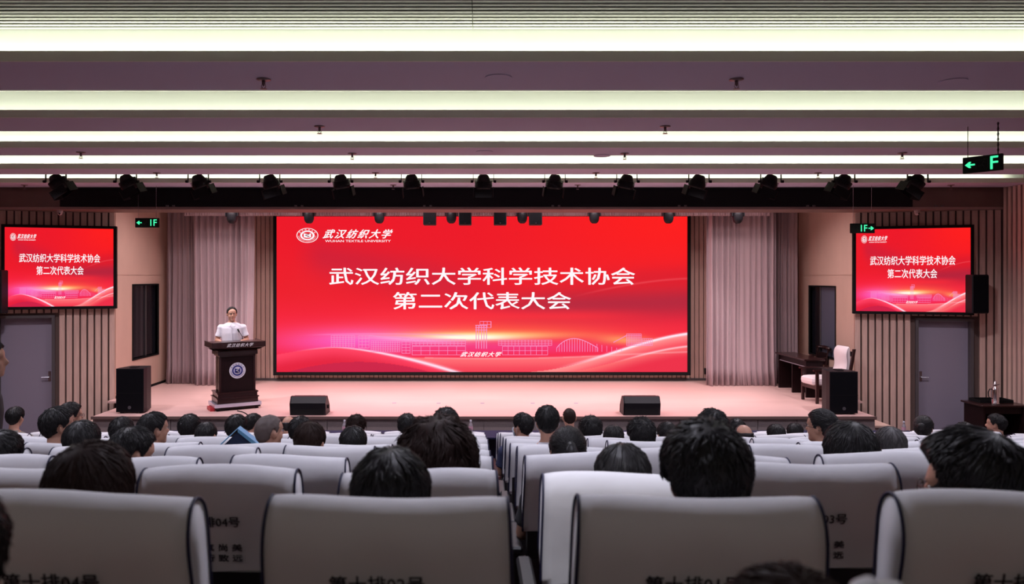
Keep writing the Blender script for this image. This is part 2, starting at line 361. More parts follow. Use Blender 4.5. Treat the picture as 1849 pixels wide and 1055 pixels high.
# ================================================================== SCREENS
def lerp(a, b, t): return tuple(a[i]+(b[i]-a[i])*t for i in range(3))
def sm(a, b, x): t = max(0, min(1, (x-a)/(b-a))); return t*t*(3-2*t)
def g(x, c, s): return math.exp(-((x-c)/s)**2)
def pic(u, v):
    """picture shown on the screens; display colours 0..1"""
    t = 1-v
    c = lerp((.93,.10,.16), (1.0,.12,.12), sm(.35,1,u)*sm(.35,1,v))
    c = lerp(c, (.97,.13,.24), sm(.55,.25,v))
    # soft dark folds
    f1 = g(v - (.80-.55*u), 0, .13)*sm(.03,.12,u)*sm(.62,.38,u)
    c = lerp(c, (.80,.12,.22), .75*f1)
    mid = .42+.08*sin((u-.55)*5)
    f2 = g(v, .41+.10*(u-.6), .105)*sm(.42,.70,u) 
    c = lerp(c, (.66,.14,.24), .80*f2)
    f3 = g(v, .60+.12*(u-.85), .07)*sm(.62,.9,u); c = lerp(c, (.82,.10,.18), .5*f3)
    c = lerp(c, (.98,.16,.22), .8*g(v, .36, .04)*sm(.1,.4,u)*sm(1.0,.7,u))
    # glow on the horizon
    hz = .225 - .0*u
    gl = g(u, .47, .22)
    c = lerp(c, (1,.36,.26), .9*g(v, hz+.03, .065)*g(u, .52, .32))
    c = lerp(c, (1,.40,.85), .85*g(v, .20, .085)*g(u, .20, .19))
    c = lerp(c, (.95,.25,.62), .6*g(v, .16, .05)*g(u, .55, .28))
    c = lerp(c, (1,.80,.45), .95*g(v, hz+.012, .024)*g(u, .50, .20))
    c = lerp(c, (1,1,.9), min(1, 1.2*g(v, hz-.002, .020)*g(u, .47, .11)))
    c = lerp(c, (1,.70,.95), .7*g(v, .205+.02*sin(u*9), .018)*g(u, .33, .12))
    c = lerp(c, (1,.72,.40), .75*g(v, .21-.10*(u-.8), .03)*g(u, .85, .07))
    # ribbons along the foot
    wl_ = .158 - 1.05*max(0, u-.14)**1.55 if u > .14 else .158 - .9*(.14-u)**1.5
    if u < .47 and v < wl_:
        c = lerp((1,.25,.38), (.90,.12,.24), sm(wl_, wl_-.10, v)); 
        if v < .065-2.2*(u-.20)**2: c = lerp(c, (.78,.12,.28), .8)
    wm = .075+.06*sm(.35,.95,u)+.02*sin(u*6)
    if v < wm and (u >= .40 or v > wl_) and u > .30:
        c = lerp((1,.42,.45), (.96,.25,.33), sm(wm, 0, v))
    wr_ = .0 + .25*sm(.60,1.05,u)
    wr2 = .0 + .19*sm(.64,1.04,u)
    if u > .62 and v < wr_: c = lerp((1,.55,.55), (.98,.28,.35), sm(wr_, wr_-.08, v))
    if u > .68 and v < wr2-.02: c = lerp((1,.45,.45), (.93,.18,.28), sm(wr2, wr2-.10, v))
    # bright ribbon edges
    if u < .46: c = lerp(c, (1,.90,.97), min(1, (.4+.6*sm(.1,.25,u))*g(v, wl_, .004+.008*sm(.15,.4,u)))*sm(.03,.12,u))
    if u > .36: c = lerp(c, (1,.70,.72), .6*g(v, wm, .005))
    if u > .66: c = lerp(c, (1,.92,.97), min(1, 1.1*g(v, wr_+.004, .009)*sm(.66,.85,u)))
    if u > .8: c = lerp(c, (1,.86,.9), .8*g(v, wr2-.02, .006)*sm(.8,.92,u))
    c = lerp(c, (1,.6,.9), .5*g(v, .245-.25*(u-.25)**2, .004)*sm(.05,.15,u)*sm(.5,.4,u))
    c = lerp(c, (1,.5,.5), .35*g(v, .60-.9*(1-u)**1.6, .006)*sm(.70,.85,u))
    return c
NU, NV = 620, 232
vs = [(i/NU, 0, j/NV) for j in range(NV+1) for i in range(NU+1)]
fs = [(j*(NU+1)+i, j*(NU+1)+i+1, (j+1)*(NU+1)+i+1, (j+1)*(NU+1)+i) for j in range(NV) for i in range(NU)]
pm = bpy.data.meshes.new('picture'); pm.from_pydata(vs, [], fs)
ca = pm.color_attributes.new('picture', 'FLOAT_COLOR', 'POINT')
buf = []
for x_, _, z_ in vs:
    for ch in pic(x_, z_): buf.append(((ch+.055)/1.055)**2.4 if ch > .04045 else ch/12.92)
    buf.append(1)
ca.data.foreach_set('color', buf)
mp_ = bpy.data.materials.new('screen_picture'); mp_.use_nodes = True; nt = mp_.node_tree; b = nt.nodes['Principled BSDF']
b.inputs['Base Color'].default_value = (.004,.004,.004,1); b.inputs['Roughness'].default_value = .7; b.inputs['Specular IOR Level'].default_value = .1
at = nt.nodes.new('ShaderNodeVertexColor'); at.layer_name = 'picture'; nt.links.new(at.outputs[0], b.inputs['Emission Color']); b.inputs['Emission Strength'].default_value = 1.0
# skyline drawing in unit coordinates
LW = .0009
def line(mb, u0, v0, u1, v1, w=LW):
    du, dv = (u1-u0), (v1-v0)*.38; L = math.hypot(du, dv) or 1; nu, nv = -dv/L*w, du/L*w/.38
    vs = [(u0-nu, 0, v0-nv), (u1-nu, 0, v1-nv), (u1+nu, 0, v1+nv), (u0+nu, 0, v0+nv)]
    mb.add([(a, -.002, c) for a, _, c in vs] + [(a, 0, c) for a, _, c in vs], [(0,1,2,3), (7,6,5,4), (0,4,5,1), (2,6,7,3)])
def grid(mb, u0, v0, u1, v1, nx, ny, w=.0005):
    for i in range(nx+1): line(mb, u0+(u1-u0)*i/nx, v0, u0+(u1-u0)*i/nx, v1, w)
    for j in range(ny+1): line(mb, u0, v0+(v1-v0)*j/ny, u1, v0+(v1-v0)*j/ny, w)
sk = MB()
grid(sk, .133, .16, .19, .235, 8, 6); grid(sk, .20, .155, .225, .235, 3, 4); grid(sk, .23, .13, .30, .20, 12, 6); line(sk, .225,.235,.32,.215); grid(sk, .305,.12,.325,.215, 2, 5)
grid(sk, .33, .17, .46, .21, 14, 3); grid(sk, .33, .11, .46, .165, 6, 2); grid(sk, .54, .17, .67, .205, 16, 3); grid(sk, .55, .11, .66, .165, 8, 2)
for u in (.486, .492, .499, .505, .511): line(sk, u, .15, u, .30)
for v in (.30, .285, .27): line(sk, .484, v, .513, v)
grid(sk, .495, .285, .522, .325, 3, 2); line(sk, .522,.285,.522,.325)
for i in range(17):
    u = .682+.1*i/16; h = .155+.06*sin(pi*(i/16)**.8); line(sk, u, .13, u, h, .0006)
    if i: line(sk, u-.1/16, .155+.06*sin(pi*((i-1)/16)**.8), u, h)
for i in range(6): line(sk, .78+.012*i, .13, .78+.012*i, .18-.006*i, .0005)
grid(sk, .852, .17, .888, .245, 9, 7); grid(sk, .89, .17, .915, .215, 5, 4); line(sk, .82,.19,.852,.235)
skm = sk.mesh('skyline')
def ringm(r0, r1, n=48, d=.004):
    mb = MB(); rings = []
    for (r, y) in ((r0, 0), (r0, -d), (r1, -d), (r1, 0)):
        rings.append([(r*cos(2*pi*k/n), y, r*sin(2*pi*k/n)) for k in range(n)])
    mb.loft(rings, cap=(r0 < 1e-3)); return mb
def emblem(parent, x, z, y, rx, rz, mdisc, mfill, mring, d):
    """round crest: white disc, coloured inner ring, open book with a silk thread; lettering round the rim"""
    def put(mb, name, m, dy): return obj(name, mb.mesh(name), m, parent, (x, y-dy, z), None, (rx, 1, rz))
    if mdisc: put(ringm(0.001, .995, d=d*.6), 'crest_disc', mdisc, 0)
    put(ringm(.93, 1.0, d=d), 'crest_rim', mring, 0)
    put(ringm(.48, .66, d=d*1.5), 'crest_ring', mfill, 0)
    q = MB()
    q.loft([[(-.34,yy,-.25), (-.34,yy,.28), (0,yy,.18), (.34,yy,.28), (.34,yy,-.25), (0,yy,-.34)] for yy in (0, -d*1.6)])
    put(q, 'crest_book', mfill if mdisc else mring, 0)
    q = MB()
    pts = [(.16*sin(t*2*pi*1.5), -d*2, -.22+.46*t) for t in [i/18 for i in range(19)]]
    q.tube(pts, .04, 5); put(q, 'crest_thread', mring if mdisc else M_red, 0)
    chars = '武汉纺织大学'
    for i, ch in enumerate(chars):
        a = R(150-24*i); me, _ = text_mesh(ch, .01)
        s_ = .17
        o = obj('crest_letter', me, mring if not mdisc else mfill, parent, None)
        o.matrix_local = Matrix.Translation((x, y-d*1.2, z)) @ Matrix.Diagonal((rx, 1, rz, 1)) @ Matrix.Rotation(pi/2-a, 4, 'Y') @ Matrix.Translation((-s_/2, 0, .71)) @ Matrix.Diagonal((s_, 1, s_*1, 1))
    for i, ch in enumerate('WUHANTEXTILEUNIVERSITY'):
        a = R(188+7.8*i); me, as_ = text_mesh(ch)
        s_ = .11*min(as_, .9)
        o = obj('crest_letter', me, mring if not mdisc else mfill, parent, None)
        o.matrix_local = Matrix.Translation((x, y-d*1.2, z)) @ Matrix.Diagonal((rx, 1, rz, 1)) @ Matrix.Rotation(1.5*pi-a, 4, 'Y') @ Matrix.Translation((-s_/2, 0, -.86)) @ Matrix.Diagonal((s_, 1, .11, 1))
def screen(name, label, cat, W, H, bez, depth, detail=True, group=None):
    """origin: lower left corner of the picture, front at y = 0, facing -y"""
    t = thing(name, label, cat, group=group)
    q = MB(); q.box(-bez, 0, -.02, depth, -bez, H+bez).box(W, W+bez, -.02, depth, -bez, H+bez).box(0, W, -.02, depth, -bez, 0).box(0, W, -.02, depth, H, H+bez)
    q.build('bezel', M_black, t); bx(0, W, .01, depth-.005, 0, H).build('cabinet_back', M_black, t)
    obj('display', pm, mp_, t, (0,0,0), None, (W,1,H))
    P = lambda a: a
    text('title_line', '武汉纺织大学科学技术协会', M_txt, t, .128*W, .873*W, .560*H, .672*H, -.004, .013)
    text('title_line', '第二次代表大会', M_txt, t, .283*W, .717*W, .402*H, .514*H, -.004, .013)
    text('school_name', '武汉纺织大学', M_txt, t, .112*W, .283*W, .858*H, .918*H, -.004, .028, .45, 1.28)
    text('school_name', 'WUHAN TEXTILE UNIVERSITY', M_txt, t, .118*W, .278*W, .835*H, .849*H, -.004, .01)
    text('picture_lettering', '武汉纺织大学', M_txt, t, .447*W, .548*W, .098*H, .130*H, -.005, .03, .45, 1.25)
    obj('skyline_drawing', skm, M_line, t, (0,-.002,0), None, (W,1,H))['kind'] = 'stuff'
    emblem(t, .075*W, .878*H, -.003, .0265*W, .0475*H, None, M_txt, M_txt, .002)
    return t
D_ = 16.02
x0, x1, z0, z1 = X(499.5,D_), X(1241,D_), Z(672,D_), Z(391,D_)
s1 = screen('led_screen', 'huge wide red LED screen on the stage back wall', 'screen', x1-x0, z1-z0, .07, .198)
s1.location = (x0, D_, z0)
for side, pa, pb, ta, tb, lab in (('left', 8.5, 205, 412, 553.5, 'red display screen on the left slatted corner wall above a door'), ('right', 1545.5, 1752.5, 413, 563, 'red display screen on the right slatted corner wall above a door')):
    P1, d, nn, L, Mx = CW[side]; off = .16
    ua, ub = solve_u(P1, d, pa, off, nn), solve_u(P1, d, pb, off, nn)
    a, b_ = (ub, ua) if side == 'left' else (ua, ub)
    pA, pB = P1+d*ua+nn*off, P1+d*ub+nn*off
    Dm = (pA.y+pB.y)/2; z0, z1 = Z(tb, Dm), Z(ta, Dm)
    s = screen('wall_display', lab, 'screen', (pB-pA).length, z1-z0, .05, .11, group='red displays on the corner walls')
    s.location = (pA.x, pA.y, z0); s.rotation_euler = (0, 0, math.atan2(pB.y-pA.y, pB.x-pA.x))
# ================================================================== CURTAINS
def curtain(name, x0, x1, y, zt, zb, pitch, amp, m, seed, label, flare=0, grp='stage curtains', cat='curtain', foot=.05):
    rr = random.Random(seed); W = x1-x0; ns = int(W/pitch*10); nz = 14
    ph = []; a = 0
    for i in range(ns+1): a += 2*pi/10*(rr.uniform(.6,1.4)); ph.append(a)
    am = [amp*max(.12, .8+1.5*noise.noise((i*.055, seed*5.1, 0))) for i in range(ns+1)]
    rows = []
    for j in range(nz+1):
        t = j/nz; z = zt+(zb-zt)*t; row = []
        for i in range(ns+1):
            u = i/ns; dr = .03*noise.noise((u*7, t*1.2, seed+3))
            A = am[i]*(.75+.5*t); yy = y + A*sin(ph[i]+.35*sin(t*2+seed)) + .02*noise.noise((u*9, t*3, seed))
            xx = x0+W*u + dr + flare*(t**3)*(u-.5)*W
            if j == nz: yy -= foot*rr.uniform(0,1); z2 = zb+.006
            else: z2 = z
            row.append((xx, yy, z2))
        rows.append(row)
    mb = MB(); n = ns+1
    vs = [p for r in rows for p in r] + [(p[0], p[1]+.008, p[2]) for r in rows for p in r]; K = len(rows)*n
    fs = []
    for j in range(nz):
        for i in range(ns):
            a = j*n+i; fs.append((a, a+n, a+n+1, a+1)); fs.append((K+a, K+a+1, K+a+n+1, K+a+n))
    for i in range(ns): fs.append((i, i+1, K+i+1, K+i)); a = nz*n+i; fs.append((a, K+a, K+a+1, a+1))
    for j in range(nz): a = j*n; fs.append((a, K+a, K+a+n, a+n)); a = j*n+ns; fs.append((a, a+n, K+a+n, K+a))
    mb.add(vs, fs); o = mb.build(name, m, smooth=True); return tag(o, label, cat, grp)
ct = 5.895
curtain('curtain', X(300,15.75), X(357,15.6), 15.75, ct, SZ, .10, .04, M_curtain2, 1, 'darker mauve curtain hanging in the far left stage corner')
curtain('curtain', X(346,15.45), X(458,15.45), 15.5, ct, SZ, .125, .06, M_curtain, 2, 'pale mauve pleated curtain behind the man at the lectern', flare=-.06)
curtain('curtain', X(1278,15.45), X(1400,15.45), 15.45, ct, SZ, .115, .06, M_curtain, 3, 'pale mauve pleated curtain just right of the big screen', flare=.05)
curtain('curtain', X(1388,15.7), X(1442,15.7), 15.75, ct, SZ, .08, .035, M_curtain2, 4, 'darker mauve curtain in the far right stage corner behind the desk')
curtain('valance', X(336,15.2), X(1386,15.2), 15.1, ct, Z(390.5,15.1), .05, .018, M_curtain, 5, 'short pleated mauve valance above the big screen', grp=None, cat='valance', foot=0)
# battens and stage lights
bt = MB().tube([(-6.4,14.55,C0+1.5), (6.6,14.55,C0+1.5)], .025, 8)
for x in (-5,-1.6,1.6,5): bt.tube([(x,14.55,C0+1.5), (x,14.55,C0+2.74)], .008, 6)
tag(bt.build('lighting_batten', M_black, smooth=True), 'black steel pipe hung above the stage carrying the small lights', 'pipe')
def moving_light(px):
    t = thing('stage_light', '', 'stage light', (X(px,14.55), 14.55, C0+1.475), 0, 'small moving lights above the stage')
    bx(-.12,.12,-.08,.08,-.14,0, bev=.012).build('base', M_blackp, t)
    for s in (-1,1): bx(s*.115-.012, s*.115+.012, -.045,.045,-.30,-.12, bev=.006).build('yoke_arm', M_blackp, t)
    q = MB(); q.lathe([(0,-.43),(.05,-.43),(.075,-.41),(.095,-.36),(.10,-.28),(.095,-.22),(.06,-.17),(0,-.165)], 16); q.build('lamp_head', M_blackp, t, smooth=True)
    q = MB(); q.lathe([(0,-.436),(.045,-.436),(.045,-.428),(0,-.428)], 16); q.build('lens', M_blackp, t); return t
words = ['behind the man at the lectern, leftmost of the row','above the left end of the big screen, second from left','third from the left, above the screen crest','fourth from the left, between the hanging black boxes','fifth from the left, between the two right black boxes','sixth from the left, above the screen','seventh from the left, above the screen right end','rightmost of the row, above the right curtain']
for px, wd in zip((419,558,685,815,943,1073,1207,1332), words): moving_light(px)['label'] = 'small dark moving light '+wd
for px, wd in zip((776,840,903,967), ('first from left','second from left','third from left','fourth from left')):
    t = thing('hanging_speaker', 'black speaker box hanging before the top of the screen, '+wd, 'speaker', (X(px,14.25), 14.25, Z(407,14.25)), 0, 'black boxes hung above the screen')
    bx(-.12,.12,-.1,.12,0,.42, bev=.012).build('housing', M_blackp, t); bx(-.108,.108,-.112,-.1,.012,.408).build('grille', M_grille, t)
    bx(-.012,.012,-.114,-.111,.03,.04).build('badge', M_metal, t)
    q = MB()
    for s in (-1,1): q.tube([(s*.1,.0,.41),(s*.1,.28,C0+1.5-Z(407,14.25))], .006, 6)
    q.build('hanging_strap', M_black, t)
# profile spotlights in front of the bulkhead
pipe = tag(MB().tube([(-7.4,11.75,C0+1.72),(7.6,11.75,C0+1.72)], .024, 8).build('spotlight_pipe', M_black, smooth=True), 'black pipe in the ceiling recess carrying the row of spotlights', 'pipe')
for x in (-6,-2,2,6): MB().tube([(x,11.75,C0+1.72),(x,11.75,ZT+.13)], .01, 6).build('hanger', M_black, pipe)
sp_parts = {}
q = MB(); q.lathe([(0,.07),(.055,.07),(.075,.05),(.115,-.05),(.125,-.10),(.115,-.12),(.10,-.125),(.10,-.16),(0,-.16)], 18); sp_parts['lamp_body'] = (q.mesh('lamp_body', True), M_blackp)
q = MB()
for k in range(5): q.lathe([(0,-.015-k*.018),(.13,-.015-k*.018),(.13,-.021-k*.018),(0,-.021-k*.018)], 14)
sp_parts['cooling_fin'] = (q.mesh('cooling_fin'), M_blackp)
q = MB(); q.box(-.12,.12,-.118,-.112,-.25,-.13).box(-.12,.12,.112,.118,-.25,-.13).box(-.15,-.144,-.10,.10,-.26,-.12).box(.144,.15,-.10,.10,-.26,-.12); sp_parts['barn_door'] = (q.mesh('barn_door'), M_black)
q = MB(); q.box(-.152,-.144,-.015,.015,-.04,.155).box(.144,.152,-.015,.015,-.04,.155).box(-.152,.152,-.02,.02,.145,.153); sp_parts['yoke'] = (q.mesh('yoke'), M_black)
q = MB(); q.tube([(.15,0,-.03),(.185,0,-.03)], .02, 8); kn = q.mesh('knob'); q = MB(); q.tube([(-.185,0,-.03),(-.15,0,-.03)], .02, 8); kn2 = q.mesh('knob')
ordw = ['first','second','third','fourth','fifth','sixth','seventh','eighth','ninth','tenth','eleventh','twelfth','thirteenth']
for i, px in enumerate((101,228,358,487,615,743,873,1002,1132,1262,1392,1525,1657)):
    side = (px-CX)/787
    zp = C0+1.53
    t = thing('spotlight', 'black theatre spotlight with barn doors, %s from the left under the ceiling' % ordw[i], 'spotlight', (X(px,11.75), 11.75, zp), 0, 'spotlights in a row before the stage')
    obj('yoke', sp_parts['yoke'][0], M_black, t, (0,0,0)); obj('knob', kn, M_black, t); obj('knob', kn2, M_black, t)
    rot = (R(14), R(side*30), R(side*12)); t.scale = (1.08,1.08,1.08)
    for nme in ('lamp_body','cooling_fin','barn_door'):
        obj(nme, sp_parts[nme][0], sp_parts[nme][1], t, (0,0,-.0), rot)
# ceiling fittings
def fit_D(py): return 1.55*F/(HY-py)
places = [(476,143),(1330,143),(577,228),(1201,228),(146,275),(636,277),(1128,277),(1629,276),(283,312),(678,312),(1076,312),(1477,312),(44,334),(1043,334),(1717,334),(710,334)]
names = ['left of the nearest ceiling panel','right of the nearest ceiling panel','left of the second ceiling panel','right of the second ceiling panel','far left on the third ceiling panel','left of centre on the third ceiling panel','right of centre on the third ceiling panel','far right on the third ceiling panel','far left on the fourth ceiling panel','left of centre on the fourth ceiling panel','right of centre on the fourth ceiling panel','far right on the fourth ceiling panel','far left on the last ceiling panel','right of centre on the last ceiling panel','far right on the last ceiling panel','left of centre on the last ceiling panel']
q1 = MB(); q1.lathe([(0,0),(.055,0),(.055,-.006),(.03,-.012),(0,-.012)], 16); e1 = q1.mesh('escutcheon', True)
q1 = MB(); q1.lathe([(0,-.01),(.014,-.01),(.014,-.04),(.008,-.045),(.008,-.055),(0,-.055)], 10).tube([(-.012,0,-.04),(-.018,0,-.06),(0,0,-.075)], .003, 5).tube([(.012,0,-.04),(.018,0,-.06),(0,0,-.075)], .003, 5); e2 = q1.mesh('nozzle', True)
q1 = MB(); q1.lathe([(0,-.075),(.026,-.075),(.026,-.078),(0,-.078)], 12); e3 = q1.mesh('deflector')
M_spr = mat('sprinkler_metal', (.22,.16,.17), .4, .6)
for (px, py), nme in zip(places, names):
    D = fit_D(py); t = thing('fire_sprinkler', 'small fire sprinkler head, '+nme, 'sprinkler', (X(px,D), D, ZS), 0, 'fire sprinklers under the ceiling')
    obj('escutcheon', e1, M_spr, t); obj('nozzle', e2, M_spr, t); obj('deflector', e3, M_spr, t)
for px, py, nme in ((900,140,'in the nearest ceiling panel'),(1720,147,'right end of the nearest ceiling panel'),(875,274,'in the third ceiling panel, left one'),(1087,281,'in the third ceiling panel, right one')):
    D = fit_D(py); t = thing('ceiling_speaker', 'flush round ceiling speaker '+nme, 'speaker', (X(px,D), D, ZS), 0, 'round flush ceiling speakers')
    q = MB(); q.lathe([(.085,0),(.105,0),(.105,-.006),(.085,-.006)], 24); q.build('rim', M_paint, t)
    q = MB(); q.lathe([(0,0),(.085,0),(.085,-.003),(0,-.003)], 24); q.build('grille', mat('speaker_cloth', (.45,.43,.46), .8), t)
for px, nme, D in ((107,'left',13.12),(1657,'right',13.12)):
    t = thing('security_camera', 'small dome security camera below the bulkhead on the %s' % nme, 'camera', (X(px,D), D+.02, Z(378.5,13.0)), 0, 'dome cameras')
    q = MB(); q.lathe([(0,0),(.05,0),(.05,-.03),(.045,-.035),(0,-.035)], 16); q.build('camera_base', M_camw, t)
    q = MB(); q.ell((0,0,-.05), (.04,.04,.04)); q.build('camera_dome', M_camw, t, smooth=True)
    q = MB(); q.tube([(.01,-.03,-.06),(.014,-.045,-.07)], .014, 10); q.build('lens', M_glass, t)
# ------------------------------------------------------------------ exit signs
def arrow(s):   # s=-1 points left; unit height .5
    q = MB(); pts = [(-.5,.09),(-.02,.09),(-.12,.34),(.08,.34),(.5,0),(.08,-.34),(-.12,-.34),(-.02,-.09),(-.5,-.09)]
    pts = [(x*s, z) for x, z in pts]
    if s < 0: pts = pts[::-1]
    q.loft([[(x,0,z) for x,z in pts], [(x,-.004,z) for x,z in pts]]); return q
def exit_sign(label, px, D, py, W, H, rz, order, ceil_z, chain=False):
    t = thing('exit_sign', label, 'exit sign', (X(px,D), D, Z(py,D)), rz, 'green lit exit signs')
    bx(-W/2, W/2, -.018, .018, -H/2, H/2, bev=.004).build('housing', M_signb, t)
    u = H*.62
    def lay(it, xc):
        if it == 'A<': obj('arrow', arrow(-1).mesh('arrow'), M_green, t, (xc,-.019,0), None, (u*.9,1,u*.9))
        if it == 'A>': obj('arrow', arrow(1).mesh('arrow'), M_green, t, (xc,-.019,0), None, (u*.9,1,u*.9))
        if it == 'T1F': text('floor_number', '1F', M_green, t, xc-.055, xc+.055, -H*.33, H*.35, -.021, .012)
        if it == 'TF': text('floor_number', 'F', M_green, t, xc-.03, xc+.04, -H*.40, H*.40, -.021, .012)
        if it == 'M':      # unlit running figure
            q = MB(); q.tube([(xc+.015,-.02,.03),(xc,-.02,0),(xc+.02,-.02,-.03),(xc+.015,-.02,-.045)], .005, 5).tube([(xc,-.02,0),(xc-.02,-.02,-.02),(xc-.035,-.02,-.018)], .005, 5).tube([(xc+.012,-.02,.02),(xc+.035,-.02,.008)], .004, 5).ell((xc+.02,-.02,.045),(.008,.004,.008),8,6); q.build('running_figure', M_signd, t)
            q = MB(); q.box(xc-.055,xc-.05,-.021,-.018,-.045,.045).box(xc+.05,xc+.055,-.021,-.018,-.045,.045).box(xc-.05,xc+.05,-.021,-.018,.04,.045); q.build('door_outline', M_signd, t)
    for it, xc in order: lay(it, xc)
    hz = ceil_z-(Z(py,D))
    for s in (-1,1): MB().tube([(s*W*.38,0,H/2),(s*W*.38,0,hz)], .0035, 5).build('hanging_wire', M_metal if not chain else M_black, t)
    if chain:
        q = MB(); n = 12
        for i in range(n):
            z = H/2+(hz-H/2)*(i+.5)/n; q.tube([(W*.38+.008*cos(a)*(i%2), .008*cos(a)*((i+1)%2), z+.016*sin(a)) for a in [k*pi/3 for k in range(7)]], .003, 4)
        q.build('chain', M_black, t)
    return t
exit_sign('green exit sign with left arrow hanging before the left stage wall', 266, 12.7, 402.5, .40, .16, 0, (('A<',-.13),('M',-.02),('T1F',.115)), ZS)
exit_sign('green exit sign with right arrow hanging at the right display corner', 1557, 12.7, 412.5, .41, .165, 0, (('M',-.10),('T1F',.02),('A>',.14)), ZS)
exit_sign('green exit sign on chains, turned sideways, far upper right', 1774.5, 7.6, 296, .36, .165, R(-55), (('A<',-.11),('M',0),('TF',.105)), ZS, True)
# ================================================================== STAGE OBJECTS
# lectern
t = thing('lectern', 'dark wooden lectern with round blue crest, front left of the stage', 'lectern', (X(424,12.85), 12.85, SZ), R(31), None)
def ringbox(q, hx, hy, z0, z1, hx2=None, hy2=None):
    hx2 = hx if hx2 is None else hx2; hy2 = hy if hy2 is None else hy2
    q.loft([[(-hx,-hy,z0),(hx,-hy,z0),(hx,hy,z0),(-hx,hy,z0)], [(-hx2,-hy2,z1),(hx2,-hy2,z1),(hx2,hy2,z1),(-hx2,hy2,z1)]])
    return q
q = MB(); ringbox(q, .385,.27,.06,.115); q.build('base_board', M_silver, t)
q = MB(); ringbox(q, .37,.26,.03,.06); q.build('plinth', M_dark2, t)
for sx in (-1,1):
    for sy in (-1,1): MB().lathe([(0,0),(.03,0),(.03,.03),(0,.03)], 12).build('foot', M_black, t, loc=(sx*.32,sy*.2,0))
q = MB(); ringbox(q, .335,.235,.115,.20); q.build('moulding', M_dark, t); q = MB(); ringbox(q, .35,.25,.20,.215); q.build('moulding', M_dark, t)
q = MB(); ringbox(q, .325,.225,.215,.28); q.build('moulding', M_dark, t); q = MB(); ringbox(q, .338,.24,.28,.30); q.build('moulding', M_dark, t)
q = MB(); ringbox(q, .275,.19,.30,.90); q.build('body', M_dark2, t)
for sx in (-1,1):
    bx(sx*.285-.018, sx*.285+.018, -.20,-.165,.30,.90, bev=.004).build('corner_post', M_dark, t)
    for k in range(3): bx(sx*.28-.008, sx*.28+.008, -.12+.1*k,-.06+.1*k,.34,.87).build('side_panel', M_dark, t)
q = MB(); ringbox(q, .30,.21,.90,.93); ringbox(q,.33,.235,.93,.995); q.build('moulding', M_dark, t)
q = MB(); ringbox(q, .31,.22,.995,1.02,.40,.29); q.build('cornice', M_dark, t)
q = MB(); ringbox(q, .34,.25,1.01,1.06,.43,.31); q.build('cornice', M_dark, t)
q = MB(); pts = 13
# bowed fascia with lettering
for i in range(12):
    a0, a1 = -1+2*i/12, -1+2*(i+1)/12
    f = lambda a: -.31-.03*(1-a*a)
    q.add([(a0*.43,f(a0),1.06),(a1*.43,f(a1),1.06),(a1*.43,f(a1),1.145+.012*(1-a1*a1)),(a0*.43,f(a0),1.145+.012*(1-a0*a0)),(a0*.43,.1,1.06),(a1*.43,.1,1.06),(a1*.43,.1,1.15),(a0*.43,.1,1.15)],
          [(0,1,2,3),(5,4,7,6),(3,2,6,7),(1,0,4,5)])
q.build('fascia', M_dark, t)
for sx in (-1,1): bx(sx*.43-.012, sx*.43+.012,-.31,.30,1.06,1.15).build('side_rail', M_dark, t)
bx(-.42,.42,-.02,.30,1.06,1.08).build('reading_top', M_dark2, t)
text('lettering', '武汉纺织大学', M_plate, t, -.21, .23, 1.073, 1.135, -.347, .03, .4, 1.3)
emblem(t, 0, .66, -.192, .135, .135, M_eblem, M_blue, M_eblem, .004)
q = MB(); q.tube([(.14,.0,1.08),(.14,.0,1.11)], .025, 10).tube([(.14,0,1.1),(.13,-.02,1.2),(.09,.06,1.30)], .005, 6); q.build('microphone_stem', M_black, t)
q = MB(); q.tube([(.09,.06,1.29),(.07,.09,1.34)], [.011,.014], 8); q.build('microphone_head', M_black, t)
bx(-.44,-.36,-.18,.1,.0,.055).build('red_box', M_red, t)
cb = [(X(425,12.4),12.5,SZ+.008),(X(436,12.35),12.4,SZ+.008),(X(446,12.3),12.25,SZ+.008),(X(450,12.1),12.06,SZ+.008)]
tag(MB().tube(cb, .008, 6).build('power_cable', M_black), 'black cable running from the lectern to the stage edge', 'cable')
# wedge monitors
def wedge(px0, px1, label, rz):
    D = 12.25; W = (px1-px0)*D/F*.97
    t = thing('stage_monitor', label, 'speaker', (X((px0+px1)/2,D), D, SZ), rz, 'wedge monitors at the stage edge')
    q = MB(); prof = [(-.12,0),(.22,0),(.20,.12),(.02,.30),(-.08,.30),(-.15,.20)]
    q.loft([[(x,a,b) for a,b in prof] for x in (-W/2+.02, W/2-.02)]); q.build('cabinet', M_blackp, t)
    for s in (-1,1):
        q = MB(); q.loft([[(x,a,b) for a,b in prof] for x in (s*(W/2)-.012*(s>0)-.0, s*(W/2)+.012*(s<0))] if s<0 else [[(x,a,b) for a,b in prof] for x in (W/2-.02,W/2)]); q.build('side_cheek', M_blackp, t)
    q = MB(); q.loft([[(x,a,b) for a,b in ((.205,.13),(.03,.29),(.04,.30),(.215,.14))] for x in (-W/2+.04,W/2-.04)]); q.build('grille', M_grille, t)
    q = MB(); q.box(-W/2+.03,W/2-.03,-.135,-.12,.02,.10); q.build('rear_panel', M_black, t)
    q = MB(); q.tube([(W/2,.03,.12),(W/2+.02,.03,.12)], .03, 10); q.build('handle_cup', M_black, t); return t
wedge(526,592,'black wedge monitor speaker on the stage edge, left one beside the lectern', 0)
wedge(1122,1190,'black wedge monitor speaker on the stage edge, right one below the screen', 0)
